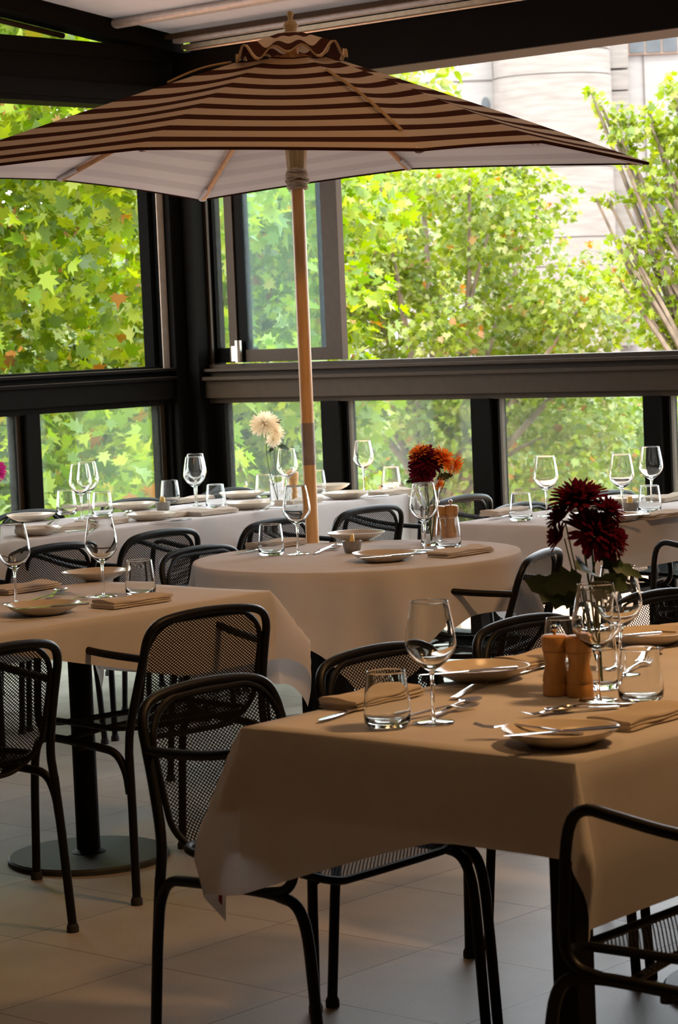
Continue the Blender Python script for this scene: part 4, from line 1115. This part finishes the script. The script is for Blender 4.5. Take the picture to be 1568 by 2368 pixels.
# pale concrete building
TB = 62.0
bl = empty('concrete_building', tuple(_pt(1285, 764, TB).to_tuple()[:2])+(GZ,)); tag(bl, 'pale concrete building with a rounded stair tower beyond the trees', 'building')
BO = Vector(bl.location)
fwd = Vector((math.cos(AZ), math.sin(AZ), 0)); rgt = Vector((math.sin(AZ), -math.cos(AZ), 0))
def bp_(px, py, t): return _pt(px, py, t)-BO
def lat(px, t): return (_pt(px, 500, t)-BO).dot(rgt)
def hz(py, t, px=1285): return _pt(px, py, t).z-GZ
sc_ = TB/FPX
# the rounded tower: a wide shallow arc wall
xl, xr = lat(1150, TB), lat(1420, TB); cxm = (xl+xr)/2; hw = (xr-xl)/2
def arc(z0, z1, grow=0., dip=.0):
    n = 28; v = []; f = []
    for k in range(n+1):
        a = PI*k/n; x = cxm-(hw+grow)*math.cos(a); d = -(hw+grow)*.75*math.sin(a)
        p = rgt*x+fwd*d
        v += [(p.x, p.y, z0), (p.x, p.y, z1)]
        if k: f.append((2*k-2, 2*k, 2*k+1, 2*k-1))
    c = rgt*cxm+fwd*.6; 
    return v, f
zs_ = [0]+[hz(y, TB) for y in (760, 620, 555, 395, 185, 128)]+[hz(-120, TB)]
for k in range(len(zs_)-1):
    b = MB(); v, f = arc(zs_[k]+.03, zs_[k+1]-.0, .0 if k % 2 else .012); b.add(v, f); b.build('tower_lift', M['concrete'], bl, True, None)
for z in zs_[1:-1]:
    b = MB(); v, f = arc(z, z+.032, -.03); b.add(v, f); b.build('shadow_gap', M['joint'], bl, True, None)
# flat wall panels left and right of the tower
def slabw(pa, pb, t, z0, z1, th=.4):
    a, c = lat(pa, t), lat(pb, t); b = MB()
    p = [rgt*a+fwd*(t-TB), rgt*c+fwd*(t-TB)]; q = [x+fwd*th for x in p]
    b.add([(*p[0].xy, z0), (*p[1].xy, z0), (*q[1].xy, z0), (*q[0].xy, z0), (*p[0].xy, z1), (*p[1].xy, z1), (*q[1].xy, z1), (*q[0].xy, z1)], [(0, 3, 2, 1), (4, 5, 6, 7), (0, 1, 5, 4), (1, 2, 6, 5), (2, 3, 7, 6), (3, 0, 4, 7)])
    return b
for (pa, pb) in ((200, 500), (503, 700), (703, 905), (908, 1027), (1030, 1070), (1073, 1150)):
    slabw(pa, pb, TB+.6, 0, hz(-200, TB)).build('wall_panel', M['render'], bl, False)
slabw(1130, 1620, TB+1.2, 0, hz(-200, TB)).build('rear_wall', M['render'], bl, False)
for pa, pb, ya, yb in ((1415, 1462, -100, 155), (1415, 1462, 160, 205), (1415, 1462, 209, 800)):
    slabw(pa, pb, TB+.7, hz(yb, TB, 1440), hz(ya, TB, 1440)).build('pier_panel', M['concrete'], bl, False)
slabw(1496, 1498, TB+1.15, 0, hz(-200, TB)).build('shadow_gap', M['joint'], bl, False)
slabw(1150, 1155, TB-.1, 0, hz(-200, TB), .2).build('shadow_gap', M['joint'], bl, False)
slabw(905, 1150, TB+.58, hz(189, TB, 1050), hz(186, TB, 1050)).build('shadow_gap', M['joint'], bl, False)
for pa, pb, ya, yb in ((1462, 1580, 70, 130), (1472, 1545, 448, 518), (1486, 1590, 636, 662)):
    t = TB+1.1; w = slabw(pa, pb, t, hz(yb, t, 1520), hz(ya, t, 1520), .1).build('window', M['bframe'], bl, False)
    n = 2 if pb-pa < 90 else 3
    for k in range(n):
        a = pa+4+(pb-pa-4)*k/n; c = pa+(pb-pa-4)*(k+1)/n
        slabw(a, c, t-.04, hz(yb-4, t, 1520), hz(ya+4, t, 1520), .05).build('pane', M['window_dark'], w, False)
b = MB(); n = 16; c0 = rgt*lat(1131, TB+.55)+fwd*.55; zc = hz(245, TB, 1131); v = [(*(c0-rgt*.0).xy, zc)]
pts = [(-.11, -.6), (.11, -.6)]+[(.11*math.cos(PI*k/12), .24*math.sin(PI*k/12)) for k in range(13)]
fr = [(c0+rgt*x, zc+z) for x, z in pts]; bk = [(c0+rgt*x+fwd*.12, zc+z) for x, z in pts]; m_ = len(pts)
b.add([(*p.xy, z) for p, z in fr+bk], [tuple(range(m_-1, -1, -1)), tuple(range(m_, 2*m_))]+[(k, (k+1) % m_, m_+(k+1) % m_, m_+k) for k in range(m_)]); b.build('arched_opening', M['window_dark'], bl, False)

# ------------------------------------------------------------------ light
w = bpy.data.worlds.new('world'); sc.world = w; w.use_nodes = True; nt = w.node_tree; nt.nodes.clear()
out = nt.nodes.new('ShaderNodeOutputWorld'); bg = nt.nodes.new('ShaderNodeBackground')
bg.inputs['Color'].default_value = (.90, .95, 1.0, 1); bg.inputs['Strength'].default_value = 8.5; nt.links.new(bg.outputs[0], out.inputs[0])
def light(kind, name, loc, energy, color, size=None, to=None, **kw):
    l = bpy.data.lights.new(name, kind); l.energy = energy; l.color = color
    for k, v in kw.items(): setattr(l, k, v)
    if size: l.size = size
    o = bpy.data.objects.new(name, l); col.objects.link(o); o.location = loc
    if to is not None: o.rotation_euler = (Vector(to)-Vector(loc)).to_track_quat('-Z', 'Y').to_euler()
    return o
light('SUN', 'sun', (0, 0, 20), 5.5, (1, .95, .84), None, (9, 6, 20-17), angle=math.radians(6))
WARM = (1, .54, .22)
light('AREA', 'warm_ceiling_lamp', (4.6, 1.7, 3.2), 50, WARM, .3, (4.3, 2.6, .7))
light('AREA', 'warm_ceiling_lamp', (4.6, 3.9, 3.3), 6.5, WARM, .3, (4.8, 4.6, .7))
light('AREA', 'warm_ceiling_lamp', (2.4, 2.4, 3.2), 5, WARM, .3, (2.9, 3.2, .2))
light('AREA', 'warm_ceiling_lamp', (4.0, 5.0, 3.3), 5.5, WARM, .3, (6.2, 5.8, 2.2))

vs = sc.view_settings; sc.display_settings.display_device = 'sRGB'
vs.view_transform = 'Standard'; vs.look = 'None'; vs.exposure = 0.3; vs.gamma = 1.0; vs.use_curve_mapping = False
